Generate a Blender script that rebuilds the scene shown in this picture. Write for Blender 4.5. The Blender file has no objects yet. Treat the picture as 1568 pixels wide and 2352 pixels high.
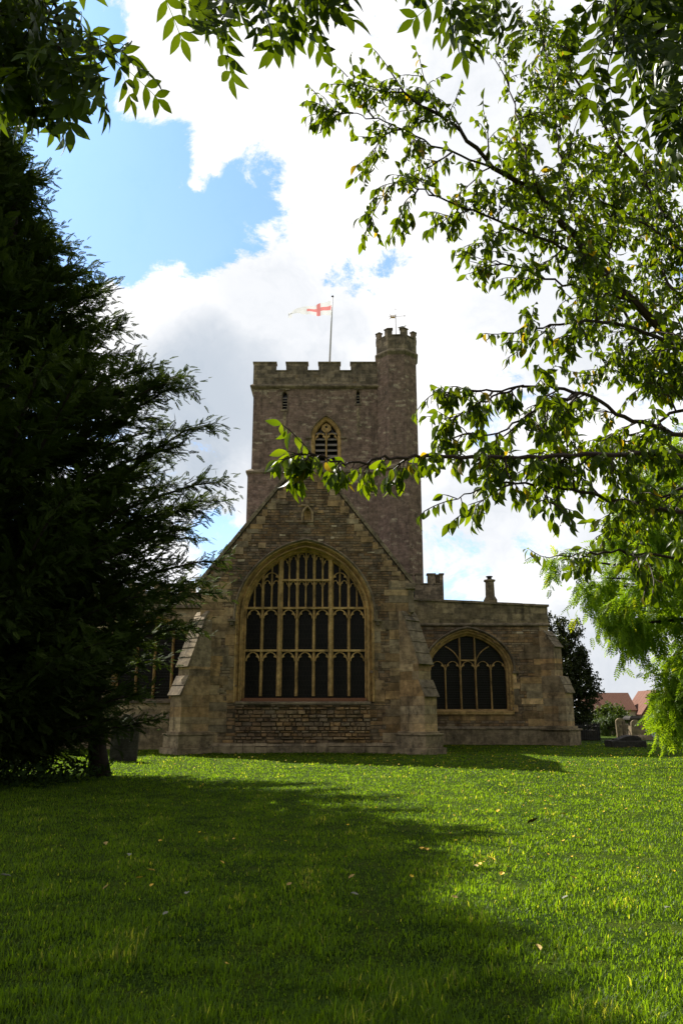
import bpy, math, random
import numpy as np
from mathutils import Vector, Matrix, noise
from mathutils.geometry import tessellate_polygon
R = math.radians
rnd = random.Random(7)
rng = np.random.default_rng(11)
sc = bpy.context.scene

# ------------------------------------------------------------------ camera
PITCH = R(14.43); FPX = 1802.0; EYE = 1.6
cam_d = bpy.data.cameras.new('camera'); cam = bpy.data.objects.new('camera', cam_d)
sc.collection.objects.link(cam); sc.camera = cam
cam.location = (0, 0, EYE); cam.rotation_euler = (math.pi/2 + PITCH, 0, 0)
cam_d.sensor_fit = 'VERTICAL'; cam_d.sensor_height = 23.5; cam_d.lens = 23.5*FPX/2352
cam_d.clip_start = 0.05; cam_d.clip_end = 3000

def at(px, py, Y):
    """point on the vertical plane y=Y seen at (px,py) of a 1568x2352 picture (survey helper)"""
    z = EYE + Y*math.tan(PITCH + math.atan((1176-py)/FPX))
    zc = Y*math.cos(PITCH) + (z-EYE)*math.sin(PITCH)
    return Vector(((px-784)*zc/FPX, Y, z))
def dirp(px, py):
    X, U, F = px-784, 1176-py, FPX
    return Vector((X, F*math.cos(PITCH)-U*math.sin(PITCH), F*math.sin(PITCH)+U*math.cos(PITCH))).normalized()

# ------------------------------------------------------------------ sun + sky
SAZ, SEL = R(-36), R(45)
sundir = Vector((math.sin(SAZ)*math.cos(SEL), math.cos(SAZ)*math.cos(SEL), math.sin(SEL)))
sl = bpy.data.lights.new('sun', 'SUN'); sl.energy = 5.0; sl.angle = R(0.55); sl.color = (1, .94, .84)
so = bpy.data.objects.new('sun', sl); sc.collection.objects.link(so)
so.rotation_euler = sundir.to_track_quat('Z', 'Y').to_euler(); so.location = (-30, 40, 50)
sc.view_settings.view_transform = 'Standard'; sc.view_settings.look = 'None'
sc.view_settings.gamma = 1; sc.view_settings.exposure = 0.92
sc.render.engine = 'CYCLES'
sc.cycles.transparent_max_bounces = 8

class NT:
    def __init__(s, tree): s.t = tree; s.n = tree.nodes; s.l = tree.links
    def new(s, typ, **kw):
        n = s.n.new(typ)
        for k, v in kw.items(): setattr(n, k, v)
        return n
    def put(s, inp, v):
        if isinstance(v, bpy.types.NodeSocket): s.l.new(v, inp)
        elif v is not None: inp.default_value = v
    def math(s, op, a, b=None, c=None, clamp=False):
        n = s.new('ShaderNodeMath', operation=op, use_clamp=clamp)
        s.put(n.inputs[0], a); s.put(n.inputs[1], b); s.put(n.inputs[2], c); return n.outputs[0]
    def vmath(s, op, a, b=None, out=0):
        n = s.new('ShaderNodeVectorMath', operation=op)
        s.put(n.inputs[0], a)
        if b is not None:
            if op == 'SCALE': s.put(n.inputs['Scale'], b)
            else: s.put(n.inputs[1], b)
        return n.outputs[out]
    def mix(s, f, a, b, blend='MIX'):
        n = s.new('ShaderNodeMix', data_type='RGBA', blend_type=blend)
        s.put(n.inputs[0], f)
        for i, v in ((6, a), (7, b)):
            if isinstance(v, (tuple, list)) and len(v) == 3: v = (*v, 1)
            s.put(n.inputs[i], v)
        return n.outputs[2]
    def noise(s, vec, scale, detail=4, rough=.55, out=0, dist=0):
        n = s.new('ShaderNodeTexNoise'); s.put(n.inputs['Vector'], vec)
        n.inputs['Scale'].default_value = scale; n.inputs['Detail'].default_value = detail
        n.inputs['Roughness'].default_value = rough; n.inputs['Distortion'].default_value = dist
        return n.outputs[out]
    def ramp(s, v, a, b, lo=0., hi=1., smooth=True):
        n = s.new('ShaderNodeMapRange', interpolation_type='SMOOTHSTEP' if smooth else 'LINEAR')
        s.put(n.inputs[0], v)
        for i, x in zip((1, 2, 3, 4), (a, b, lo, hi)): n.inputs[i].default_value = x
        return n.outputs[0]
    def mapping(s, vec, scale=(1, 1, 1), loc=(0, 0, 0)):
        n = s.new('ShaderNodeMapping'); s.put(n.inputs[0], vec)
        n.inputs['Scale'].default_value = scale; n.inputs['Location'].default_value = loc
        return n.outputs[0]

W = bpy.data.worlds.new('World'); sc.world = W; W.use_nodes = True
W.node_tree.nodes.clear(); w = NT(W.node_tree)
tc = w.new('ShaderNodeTexCoord').outputs['Generated']
d0 = w.vmath('NORMALIZE', tc)
sky = w.new('ShaderNodeTexSky', sky_type='NISHITA'); sky.sun_disc = False
sky.sun_elevation = SEL; sky.sun_rotation = SAZ; sky.air_density = 1.0; sky.dust_density = .3; sky.ozone_density = 1.5
sky.sun_intensity = .3
nz = w.noise(d0, 7.5, 9, .64, out=1)
wv = w.vmath('SCALE', w.vmath('SUBTRACT', nz, (.5, .5, .5)), .15)
dw = w.vmath('NORMALIZE', w.vmath('ADD', d0, wv))
nz2 = w.noise(d0, 3.0, 6, .6, out=1)
dw2 = w.vmath('NORMALIZE', w.vmath('ADD', d0, w.vmath('SCALE', w.vmath('SUBTRACT', nz2, (.5, .5, .5)), .25)))
def blob(v, px, py, rpx, soft=.45):
    b = dirp(px, py); r = rpx/FPX/ (1+((px-784)**2+(py-1176)**2)/FPX**2)**.5
    dt = w.vmath('DOT_PRODUCT', v, tuple(b), out=1)
    return w.ramp(dt, math.cos(r*(1+soft)), math.cos(r*(1-soft)))
def union(v, L, soft=.45, add=False):
    o = None
    for px, py, r, a in L:
        m = w.math('MULTIPLY', blob(v, px, py, r, soft), a)
        o = m if o is None else w.math('ADD' if add else 'MAXIMUM', o, m)
    return o
bsoft = union(dw, [(225, 470, 245, 1), (60, 400, 260, .7), (375, 545, 120, .8), (400, 210, 80, .42), (575, 390, 80, .62), (620, 510, 70, .56),
                  (840, 572, 55, .55), (815, 658, 36, .62), (935, 590, 30, .4), (1235, 1240, 50, .3), (500, 1270, 80, .8), (1060, 1322, 90, .42), (1130, 930, 70, .5), (470, 640, 60, .45),
                  (-500, 700, 600, 1), (2500, 900, 600, .8), (-900, 1500, 600, .9)], .95, True)
bsoft = w.math('SUBTRACT', bsoft, union(d0, [(400, 270, 120, .75), (310, 180, 80, .7), (520, 330, 60, .4), (424, 460, 40, .95), (385, 580, 42, .8), (470, 405, 32, .8), (330, 770, 150, 1.3), (480, 760, 140, 1.2), (200, 680, 70, .7), (190, 530, 60, .6)], .6, True))
bn = w.math('SUBTRACT', w.noise(w.mapping(d0, (1, 1, 1.35)), 8.5, 13, .74, dist=.35), .5)
blue = w.ramp(w.math('ADD', bsoft, w.math('MULTIPLY', bn, 3.3)), .34, .84)
# clear patches on the rest of the dome, away from the pictured part
back = w.math('MULTIPLY', w.ramp(w.noise(d0, 2.2, 7, .6), .50, .62), w.ramp(w.new('ShaderNodeSeparateXYZ').outputs[1], 0, 0))
sepn = w.new('ShaderNodeSeparateXYZ'); w.l.new(d0, sepn.inputs[0])
back = w.math('MULTIPLY', w.ramp(w.noise(d0, 2.2, 7, .6), .56, .68), w.ramp(sepn.outputs[1], .30, -.05))
blue = w.math('MAXIMUM', blue, back)
cover = w.math('SUBTRACT', 1.0, blue)
# cloud brightness: shaded bellies + brightest towards the sun
grey = union(dw2, [(500, 930, 150, .8), (440, 1010, 120, .75), (600, 900, 110, .45), (1230, 330, 230, .30), (1150, 90, 170, .22), (1380, 600, 260, .35), (1370, 1500, 110, .42), (1130, 1180, 120, .28),
                   (1000, 1180, 90, .22), (640, 720, 110, .34), (720, 770, 120, .30), (830, 700, 60, .15), (1450, 1300, 160, .3)], .7)
grey = w.math('ADD', grey, w.ramp(w.noise(dw2, 7, 8, .68), .42, .72, 0, .26), clamp=True)
sunang = w.ramp(w.vmath('DOT_PRODUCT', d0, tuple(sundir), out=1), .0, .58, .21, .56)
sunang = w.math('MULTIPLY', sunang, w.ramp(sepn.outputs[2], .765, .93, 1., .12))
cl = w.mix(grey, (1.13, 1.12, 1.12), (.44, .52, .62))
horizon = w.ramp(sepn.outputs[2], .0, .35, 1, 0)
cl = w.mix(w.math('MULTIPLY', horizon, .35), cl, (.82, .87, .94))
cl = w.vmath('SCALE', cl, sunang)
skc = w.vmath('MULTIPLY', w.vmath('SCALE', sky.outputs[0], .11), (.52, .84, 1.12))
haze = w.mix(w.ramp(sepn.outputs[2], .75, .0, .10, .45), skc, w.vmath('SCALE', cl, 1.0))
fin = w.mix(cover, haze, cl)
bg = w.new('ShaderNodeBackground'); w.l.new(fin, bg.inputs[0]); bg.inputs[1].default_value = 1.0
wo = w.new('ShaderNodeOutputWorld'); w.l.new(bg.outputs[0], wo.inputs[0])

# ------------------------------------------------------------------ mesh helpers
class MB:
    def __init__(s): s.v = []; s.f = []; s.t = []; s.m = []
    def add(s, verts, faces, tint=.5, mat=0):
        o = len(s.v); s.v += [tuple(p) for p in verts]
        for f in faces: s.f.append([i+o for i in f]); s.t.append(tint); s.m.append(mat)
        return s
    def box(s, x0, x1, y0, y1, z0, z1, tint=.5, mat=0, jit=0):
        vs = [(x, y, z) for z in (z0, z1) for x, y in ((x0, y0), (x1, y0), (x1, y1), (x0, y1))]
        if jit: vs = [tuple(c+rnd.uniform(-jit, jit) for c in p) for p in vs]
        return s.add(vs, [(0, 3, 2, 1), (4, 5, 6, 7), (0, 1, 5, 4), (1, 2, 6, 5), (2, 3, 7, 6), (3, 0, 4, 7)], tint, mat)
    def extrude(s, poly, vec, tint=.5, mat=0, holes=()):
        """poly: 3-D loop (+holes) capped at both ends, swept by vec"""
        loops = [[Vector(p) for p in poly]] + [[Vector(p) for p in h] for h in holes]
        flat = [p for L in loops for p in L]; n = len(flat); vec = Vector(vec)
        tri = tessellate_polygon(loops)
        fs = [tuple(t) for t in tri] + [tuple(i+n for i in reversed(t)) for t in tri]
        k = 0
        for L in loops:
            m = len(L)
            for i in range(m): fs.append((k+i, k+(i+1) % m, n+k+(i+1) % m, n+k+i))
            k += m
        return s.add(flat + [p+vec for p in flat], fs, tint, mat)
    def loft(s, rings, tint=.5, mat=0, closed=False, cap=False):
        m = len(rings[0]); fs = []
        for a in range(len(rings)-1):
            for i in range(m if closed else m-1):
                j = (i+1) % m
                fs.append((a*m+i, a*m+j, (a+1)*m+j, (a+1)*m+i))
        if cap: fs += [tuple(range(m))[::-1], tuple((len(rings)-1)*m+i for i in range(m))]
        return s.add([p for r in rings for p in r], fs, tint, mat)
    def tube(s, pts, rad, n=6, tint=.5, mat=0, cap=True):
        pts = [Vector(p) for p in pts]; rings = []
        if not hasattr(rad, '__len__'): rad = [rad]*len(pts)
        for i, p in enumerate(pts):
            d = (pts[min(i+1, len(pts)-1)] - pts[max(i-1, 0)]).normalized()
            a = d.cross(Vector((0, 0, 1)) if abs(d.z) < .9 else Vector((1, 0, 0))).normalized(); b = d.cross(a)
            rings.append([p + (a*math.cos(2*math.pi*k/n) + b*math.sin(2*math.pi*k/n))*rad[i] for k in range(n)])
        return s.loft(rings, tint, mat, True, cap)
    def build(s, name, mats, parent=None, smooth=False, bevel=0):
        me = bpy.data.meshes.new(name)
        off = Vector(parent_loc(parent)) if parent else Vector((0, 0, 0))
        me.from_pydata([(x-off.x, y-off.y, z-off.z) for x, y, z in s.v], [], s.f)
        for m in (mats if isinstance(mats, (list, tuple)) else [mats]): me.materials.append(m)
        me.polygons.foreach_set('material_index', s.m)
        a = me.attributes.new('tint', 'FLOAT', 'FACE'); a.data.foreach_set('value', s.t)
        if smooth: me.polygons.foreach_set('use_smooth', [True]*len(me.polygons))
        import bmesh
        bm = bmesh.new(); bm.from_mesh(me); bmesh.ops.recalc_face_normals(bm, faces=bm.faces[:]); bm.to_mesh(me); bm.free()
        o = bpy.data.objects.new(name, me); sc.collection.objects.link(o)
        if parent: o.parent = parent
        if bevel:
            b = o.modifiers.new('bevel', 'BEVEL'); b.width = bevel; b.segments = 2; b.limit_method = 'ANGLE'
        return o
def parent_loc(p):
    v = Vector(p.location)
    while p.parent: p = p.parent; v = v + Vector(p.location)
    return v
def tag(o, label=None, cat=None, group=None, kind=None):
    for k, v in (('label', label), ('category', cat), ('group', group), ('kind', kind)):
        if v: o[k] = v
    return o
def thing(name, loc, label, cat, group=None):
    o = bpy.data.objects.new(name, None); sc.collection.objects.link(o); o.location = loc
    o.empty_display_size = .3
    return tag(o, label, cat, group)
def copy_tree(o, parent=None):
    c = o.copy(); sc.collection.objects.link(c)
    if parent is not None: c.parent = parent
    for ch in [x for x in sc.objects if x.parent == o]: copy_tree(ch, c)
    return c
def np_mesh(name, V, F, mat, tint=None, parent=None, smooth=False, loose_sizes=None):
    """V (n,3); F (m,k) faces all of k corners, or list of such arrays"""
    Fs = F if isinstance(F, list) else [F]
    me = bpy.data.meshes.new(name)
    if parent: V = V - np.array(parent_loc(parent))
    me.vertices.add(len(V)); me.vertices.foreach_set('co', np.ascontiguousarray(V, dtype=np.float32).ravel())
    idx = np.concatenate([f.ravel() for f in Fs]); tot = np.concatenate([np.full(len(f), f.shape[1]) for f in Fs])
    me.loops.add(len(idx)); me.loops.foreach_set('vertex_index', idx.astype(np.int32))
    me.polygons.add(len(tot)); st = np.concatenate([[0], np.cumsum(tot)[:-1]])
    me.polygons.foreach_set('loop_start', st.astype(np.int32)); me.polygons.foreach_set('loop_total', tot.astype(np.int32))
    if smooth: me.polygons.foreach_set('use_smooth', np.ones(len(tot), dtype=bool))
    me.update(calc_edges=True)
    me.materials.append(mat)
    if tint is not None:
        a = me.attributes.new('tint', 'FLOAT', 'POINT'); a.data.foreach_set('value', tint.astype(np.float32))
    o = bpy.data.objects.new(name, me); sc.collection.objects.link(o)
    if parent: o.parent = parent
    return o
def frames(d, up):
    d = d/np.linalg.norm(d, axis=1, keepdims=True)
    s_ = np.cross(up, d); s_ /= np.maximum(np.linalg.norm(s_, axis=1, keepdims=True), 1e-6)
    n = np.cross(d, s_)
    return np.stack([d, s_, n], axis=2)
def scatter(tv, tfs, pos, fr, scale):
    """tv (k,3) template; returns verts, face arrays"""
    k = len(tv); n = len(pos)
    V = np.einsum('nij,kj->nki', fr, tv)*np.asarray(scale).reshape(n, 1, 1) + pos[:, None, :]
    off = (np.arange(n)*k)[:, None, None]
    return V.reshape(-1, 3), [(np.asarray(f)[None]+off).reshape(-1, np.asarray(f).shape[1]) for f in tfs]

# ------------------------------------------------------------------ materials
def mat(name):
    m = bpy.data.materials.new(name); m.use_nodes = True; m.node_tree.nodes.clear()
    t = NT(m.node_tree); out = t.new('ShaderNodeOutputMaterial'); return m, t, out
def principled(t, out, col, rough=.9, spec=.2, normal=None, metal=0):
    p = t.new('ShaderNodeBsdfPrincipled')
    if isinstance(col, tuple) and len(col) == 3: col = (*col, 1)
    t.put(p.inputs['Base Color'], col); t.put(p.inputs['Roughness'], rough)
    p.inputs['Specular IOR Level'].default_value = spec; p.inputs['Metallic'].default_value = metal
    if normal is not None: t.l.new(normal, p.inputs['Normal'])
    if out: t.l.new(p.outputs[0], out.inputs[0])
    return p
def bump(t, h, strength=.5, dist=.02):
    b = t.new('ShaderNodeBump'); b.inputs['Strength'].default_value = strength; b.inputs['Distance'].default_value = dist
    t.l.new(h, b.inputs['Height']); return b.outputs[0]
def wall_uv(t):
    g = t.new('ShaderNodeNewGeometry'); P = g.outputs['Position']
    tg = t.vmath('CROSS_PRODUCT', g.outputs['True Normal'], (0, 0, 1))
    u = t.vmath('DOT_PRODUCT', P, tg, out=1)
    sp = t.new('ShaderNodeSeparateXYZ'); t.l.new(P, sp.inputs[0])
    c = t.new('ShaderNodeCombineXYZ'); t.l.new(u, c.inputs[0]); t.l.new(sp.outputs[2], c.inputs[1])
    t.l.new(t.vmath('DOT_PRODUCT', P, g.outputs['True Normal'], out=1), c.inputs[2])
    return c.outputs[0], P
def stone(name, cols, bw=.4, bh=.2, mortar=(.2, .16, .11), msize=.012, brick=True, lichen=.3, pale=None, pale_amt=.0, bstr=.6, tinted=False, warp=.03, stain=.5, orange=0., bc=1.):
    m, t, out = mat(name); uv, P = wall_uv(t)
    wn = t.noise(P, 3.0, 4, .6, out=1)
    uvw = t.vmath('ADD', uv, t.vmath('SCALE', t.vmath('SUBTRACT', wn, (.5, .5, .5)), warp*2.5))
    big = t.noise(P, .55, 5, .6); med = t.noise(P, 3.2, 5, .65); fine = t.noise(P, 30, 5, .7)
    streak = t.noise(t.mapping(uv, (1.0, 5.5, 1)), 2.3, 5, .65)
    c = t.mix(t.ramp(streak, .38, .62), cols[0], cols[1])
    c = t.mix(t.ramp(big, .42, .6), c, t.mix(.65, c, cols[2]))
    h = t.math('MULTIPLY', fine, .35); h = t.math('ADD', h, t.math('MULTIPLY', med, .5))
    if tinted:
        a = t.new('ShaderNodeAttribute', attribute_name='tint').outputs['Fac']
        c = t.mix(1., c, t.mix(a, (.58, .56, .55), (1.46, 1.42, 1.33)), 'MULTIPLY')
        c = t.mix(t.ramp(a, .93, .97), c, tuple(min(1, x*1.9) for x in cols[1]))
        # warm/cool drift between blocks
        a2 = t.math('FRACT', t.math('MULTIPLY', a, 17.3))
        c = t.mix(1., c, t.mix(a2, (1.14, 1.0, .80), (.90, 1.0, 1.14)), 'MULTIPLY')
    if brick:
        b = t.new('ShaderNodeTexBrick'); t.l.new(uvw, b.inputs['Vector'])
        b.inputs['Scale'].default_value = 1; b.inputs['Brick Width'].default_value = bw; b.inputs['Row Height'].default_value = bh
        b.inputs['Mortar Size'].default_value = msize; b.inputs['Mortar Smooth'].default_value = .6; b.inputs['Bias'].default_value = 0
        b.inputs['Color1'].default_value = (1-.38*bc, 1-.38*bc, 1-.38*bc, 1); b.inputs['Color2'].default_value = (1+.35*bc, 1+.32*bc, 1+.28*bc, 1); b.inputs['Mortar'].default_value = (.9, .9, .9, 1)
        b.offset = .43; b.squash = 1.4; b.squash_frequency = 3
        c = t.mix(1., c, b.outputs[0], 'MULTIPLY')
        c = t.mix(t.math('MULTIPLY', b.outputs['Fac'], .6), c, mortar)
        if pale:
            v = t.new('ShaderNodeTexBrick'); t.l.new(t.vmath('ADD', uvw, (7.13, 3*bh, 0)), v.inputs['Vector'])
            v.inputs['Scale'].default_value = 1; v.inputs['Brick Width'].default_value = bw; v.inputs['Row Height'].default_value = bh
            v.inputs['Color1'].default_value = (0, 0, 0, 1); v.inputs['Color2'].default_value = (1, 1, 1, 1); v.inputs['Mortar'].default_value = (0, 0, 0, 1)
            v.inputs['Mortar Size'].default_value = 0; v.offset = .43; v.squash = 1.4; v.squash_frequency = 3
            pm = t.math('MULTIPLY', t.ramp(v.outputs[0], .74, .84), t.ramp(t.noise(t.mapping(uv, (1, 1.7, 1)), .9, 5, .7), .62-pale_amt, .76-pale_amt))
            pm = t.math('MULTIPLY', pm, t.ramp(t.noise(t.mapping(uv, (1, 4, 1)), 6, 4), .35, .6))
            c = t.mix(pm, c, pale)
        h = t.math('SUBTRACT', h, t.math('MULTIPLY', b.outputs['Fac'], 1.0))
    # weather stains: dark runs and grey bloom
    drip = t.noise(t.mapping(uv, (2.6, .28, 1)), 1.2, 5, .6)
    c = t.mix(t.math('MULTIPLY', t.ramp(drip, .52, .72), stain), c, t.mix(.72, c, (.035, .032, .028)))
    c = t.mix(1., c, t.mix(t.ramp(med, .3, .7), (.62, .62, .62), (1.32, 1.32, 1.32)), 'MULTIPLY')
    moss = t.math('MULTIPLY', t.ramp(t.noise(P, 1.1, 7, .72), .50, .66), t.ramp(t.noise(P, 7, 5, .7), .40, .62))
    c = t.mix(t.math('MULTIPLY', moss, .75*min(1, stain+.25)), c, (.055, .05, .036))
    if orange: c = t.mix(t.math('MULTIPLY', t.ramp(t.noise(P, 1.9, 5, .7), .58, .72), orange), c, (.34, .19, .05))
    if lichen:
        ln = t.noise(P, 20, 3, .6); lm = t.math('MULTIPLY', t.ramp(ln, .64, .70), t.ramp(t.noise(P, .9, 3), .4, .6))
        c = t.mix(t.math('MULTIPLY', lm, lichen), c, (.44, .44, .40))
    principled(t, out, c, .92, .15, bump(t, h, bstr, .03))
    return m
def flat(name, col, rough=.7, spec=.3, metal=0, nscale=12, var=.25, bstr=.2):
    m, t, out = mat(name); g = t.new('ShaderNodeTexCoord').outputs['Object']
    n = t.noise(g, nscale, 5, .6)
    c = t.mix(n, tuple(x*(1-var) for x in col), tuple(min(1, x*(1+var)) for x in col))
    principled(t, out, c, rough, spec, bump(t, n, bstr, .01), metal); return m
def leafmat(name, dark, light, trans=.45, rough=.5, spec=.3, yellow=None, nsc=.8, tcol=None, ysc=1.3):
    m, t, out = mat(name)
    a = t.new('ShaderNodeAttribute', attribute_name='tint').outputs['Fac']
    P = t.new('ShaderNodeNewGeometry').outputs['Position']
    n = t.math('ADD', t.math('MULTIPLY', a, .7), t.math('MULTIPLY', t.noise(P, nsc, 3), .5), clamp=True)
    c = t.mix(n, dark, light)
    if yellow: c = t.mix(t.math('MULTIPLY', t.ramp(a, .965, .985), .7), c, yellow)
    p = principled(t, None, c, rough, spec)
    tr = t.new('ShaderNodeBsdfTranslucent')
    tc_ = t.mix(1., c, tcol or (1.7, 1.55, .45), 'MULTIPLY'); t.l.new(tc_, tr.inputs[0])
    mx = t.new('ShaderNodeMixShader'); mx.inputs[0].default_value = trans
    t.l.new(p.outputs[0], mx.inputs[1]); t.l.new(tr.outputs[0], mx.inputs[2]); t.l.new(mx.outputs[0], out.inputs[0])
    return m

M = {}
M['rubble'] = stone('rubble_stone', [(.25, .17, .10), (.35, .255, .15), (.22, .15, .105)], brick=False, tinted=True, lichen=.55, bstr=.7, stain=.55)
M['rubble_back'] = stone('wall_core', [(.13, .095, .06), (.17, .125, .08), (.11, .085, .06)], brick=False, lichen=.2, bstr=.8, stain=.4)
M['ashlar'] = stone('ashlar_stone', [(.36, .26, .15), (.43, .315, .18), (.27, .19, .115)], brick=False, tinted=True, lichen=.5, bstr=.35, stain=.8)
M['ashlar_wall'] = stone('ashlar_wall', [(.27, .21, .12), (.34, .27, .155), (.21, .165, .105)], .85, .32, (.14, .11, .08), .008, lichen=.3, bstr=.5, stain=.75)
M['pale_wall'] = stone('pale_ashlar_wall', [(.44, .34, .19), (.50, .40, .24), (.38, .30, .19)], .8, .36, (.2, .15, .1), .010, lichen=.1, bstr=.5, stain=.35)
M['coping'] = stone('coping_stone', [(.24, .185, .12), (.33, .26, .165), (.16, .125, .085)], brick=False, lichen=.9, bstr=.6, stain=.7)
M['dressed'] = stone('dressed_stone', [(.52, .325, .12), (.60, .41, .17), (.42, .27, .11)], brick=False, lichen=.1, bstr=.25, stain=.6, orange=.25)
M['tower'] = stone('tower_stone', [(.235, .155, .120), (.28, .194, .148), (.255, .178, .128)], .42, .17, (.19, .14, .105), .008, lichen=.8, pale=(.55, .45, .31), pale_amt=.17, bstr=.6, stain=.65, orange=.12, bc=.22)
M['parapet'] = stone('parapet_stone', [(.25, .195, .13), (.32, .25, .165), (.19, .15, .11)], .5, .3, (.12, .1, .08), .008, lichen=.8, bstr=.5, stain=.7, orange=.35)
M['tomb'] = stone('tomb_stone', [(.31, .235, .145), (.40, .31, .19), (.21, .16, .105)], brick=False, lichen=.8, bstr=.5, stain=.7)
M['dark_tomb'] = stone('dark_tomb_stone', [(.055, .05, .042), (.08, .07, .058), (.045, .042, .038)], brick=False, lichen=.5, bstr=.5, stain=.6)
M['far_wall'] = stone('far_boundary_wall', [(.32, .25, .19), (.38, .30, .23), (.28, .23, .18)], .35, .14, (.25, .2, .15), .02, lichen=.2, stain=.3)
M['timber'] = flat('louvre_timber', (.36, .31, .26), .85, .1, nscale=6)
M['iron'] = flat('painted_iron', (.035, .033, .03), .6, .4, nscale=20)
M['rust'] = flat('rust_sill', (.20, .095, .05), .9, .1, nscale=9, var=.5)
M['slate'] = flat('roof_slate', (.11, .10, .10), .7, .3, nscale=3, var=.4)
M['bark'] = flat('tree_bark', (.035, .027, .021), .95, .1, nscale=10, var=.5, bstr=.8)
M['twig'] = flat('twig_bark', (.05, .03, .022), .7, .3, nscale=20, var=.3)
M['white_paint'] = flat('white_paint', (.75, .75, .73), .5, .3)
M['pole'] = flat('weathered_white_pole', (.50, .50, .48), .5, .4)
M['gold'] = flat('gilded_metal', (.55, .36, .12), .4, .5, metal=.6)
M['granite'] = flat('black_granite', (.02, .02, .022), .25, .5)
def glassmat(name, grid=True, louvre=False, cell=.05):
    m, t, out = mat(name); uv, P = wall_uv(t)
    n = t.noise(uv, 2.5, 4, .6); c = t.mix(t.ramp(n, .3, .7), (.005, .0045, .004), (.013, .010, .008))
    if louvre:
        wv_ = t.new('ShaderNodeTexWave', bands_direction='Y'); t.l.new(uv, wv_.inputs[0]); wv_.inputs['Scale'].default_value = 2.4
        c = t.mix(t.math('MULTIPLY', t.ramp(wv_.outputs[1], .8, .95), .5), c, (.045, .043, .05))
    b = t.new('ShaderNodeTexBrick'); t.l.new(uv, b.inputs[0]); b.inputs['Scale'].default_value = 1
    b.inputs['Brick Width'].default_value = .14; b.inputs['Row Height'].default_value = .2; b.inputs['Mortar Size'].default_value = .008
    c = t.mix(t.math('MULTIPLY', b.outputs['Fac'], .6), c, (.034, .029, .025))
    principled(t, out, c, .4, .18, bump(t, t.math('ADD', b.outputs['Fac'], n), .4, .01)); return m
M['glass'] = glassmat('dark_leaded_glass'); M['glass2'] = glassmat('guarded_glass', louvre=True)

# ------------------------------------------------------------------ ground
def ground_h(x, y):
    f = min(1, max(0, (34-abs(y-17))/8)) if False else 1
    h = .05*noise.noise(Vector((x*.18, y*.18, 0))) + .025*noise.noise(Vector((x*.6, y*.6, 3)))
    return h
xs = np.concatenate([-np.geomspace(700, 34, 16), np.linspace(-32, 32, 129), np.geomspace(34, 700, 16)])
ys = np.concatenate([-np.geomspace(300, 8, 10), np.linspace(-6, 64, 141), np.geomspace(66, 1800, 24)])
V = np.array([(x, y, ground_h(x, y) if abs(x) < 60 and y < 90 else 0) for y in ys for x in xs])
nx = len(xs); I = np.arange(len(V)).reshape(len(ys), nx)
F = np.stack([I[:-1, :-1], I[:-1, 1:], I[1:, 1:], I[1:, :-1]], axis=-1).reshape(-1, 4)
m, t, out = mat('lawn_ground'); P = t.new('ShaderNodeNewGeometry').outputs['Position']
a = t.noise(P, .35, 4, .6); b_ = t.noise(P, 2.2, 5, .65); c_ = t.noise(P, 22, 5, .7); e_ = t.noise(P, 90, 3, .7)
c = t.mix(t.ramp(a, .35, .65), (.026, .056, .004), (.058, .10, .008))
c = t.mix(t.ramp(b_, .42, .7), c, (.085, .115, .013))
c = t.mix(1., c, t.mix(t.ramp(c_, .3, .7), (.55, .6, .5), (1.3, 1.3, 1.2)), 'MULTIPLY')
hh = t.math('ADD', t.math('MULTIPLY', c_, .7), t.math('MULTIPLY', e_, .6))
hh = t.math('ADD', hh, t.math('MULTIPLY', b_, .8))
pl = principled(t, out, c, .95, .05, bump(t, hh, 1.0, .06))
lawn = tag(np_mesh('lawn', V, F, m, smooth=True), kind='structure')

# grass blades
N = 560000
dmin, dmax = 3.2, 46.
uu = rng.random(N); pw = -.15      # density falls with distance
dd = (dmin**pw + uu*(dmax**pw-dmin**pw))**(1/pw)
wx = (rng.random(N)*2-1)*(dd*.50+2.6)
gx, gy = wx, dd
nb = 9000; bx_ = rng.uniform(-8, 12.6, nb); by_ = np.where(bx_ < 3.3, np.where(rng.random(nb) < .8, 33.82-rng.random(nb)**2*.5, 33), 43.85-rng.random(nb)**2*.5)
gx = np.concatenate([gx, bx_]); gy = np.concatenate([gy, by_]); dd = gy; N = len(gx)
clump = np.array([noise.noise(Vector((x*1.6, y*1.6, 5.))) + .6*noise.noise(Vector((x*5., y*5., 9.))) for x, y in zip(gx, gy)])
keep = ~((gy > 33.8) & (gx > -7.5) & (gx < 3.7)) & ~((gy > 42.9) & (gx > 2) & (gx < 12.6)) & ~((gy > 37.8) & (gx < 3)) & (rng.random(N) < np.clip(.75+clump*.6, .25, 1))
gx, gy, clump = gx[keep], gy[keep], clump[keep]; N = len(gx)
gz = np.array([ground_h(x, y) for x, y in zip(gx, gy)])
L = (.028+.030*rng.random(N)**1.5)*(1+.55*np.clip(clump, -.6, 1.))*(1+np.clip(gy-8, 0, 20)*.012)
L *= 1+.5*np.clip((8-gy)/3, 0, 1)*(clump > .0); longb = (rng.random(N) < np.where(gy < 9, .08, .03)) | ((rng.random(N) < .5) & (((gy > 33.3) & (gy < 33.85) & (gx < 3.4)) | ((gy > 43.3) & (gy < 43.87) & (gx > 3)))); L[longb] *= 1.6
wd = .0024*(1+gy*.13)*(0.7+.6*rng.random(N))
az = rng.random(N)*2*math.pi; lean = .25+.9*rng.random(N)
dx, dy = np.cos(az), np.sin(az); sx, sy = -dy, dx
base = np.stack([gx, gy, gz-.005], 1); hz = np.stack([dx, dy, np.zeros(N)], 1); sd = np.stack([sx, sy, np.zeros(N)], 1)
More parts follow.
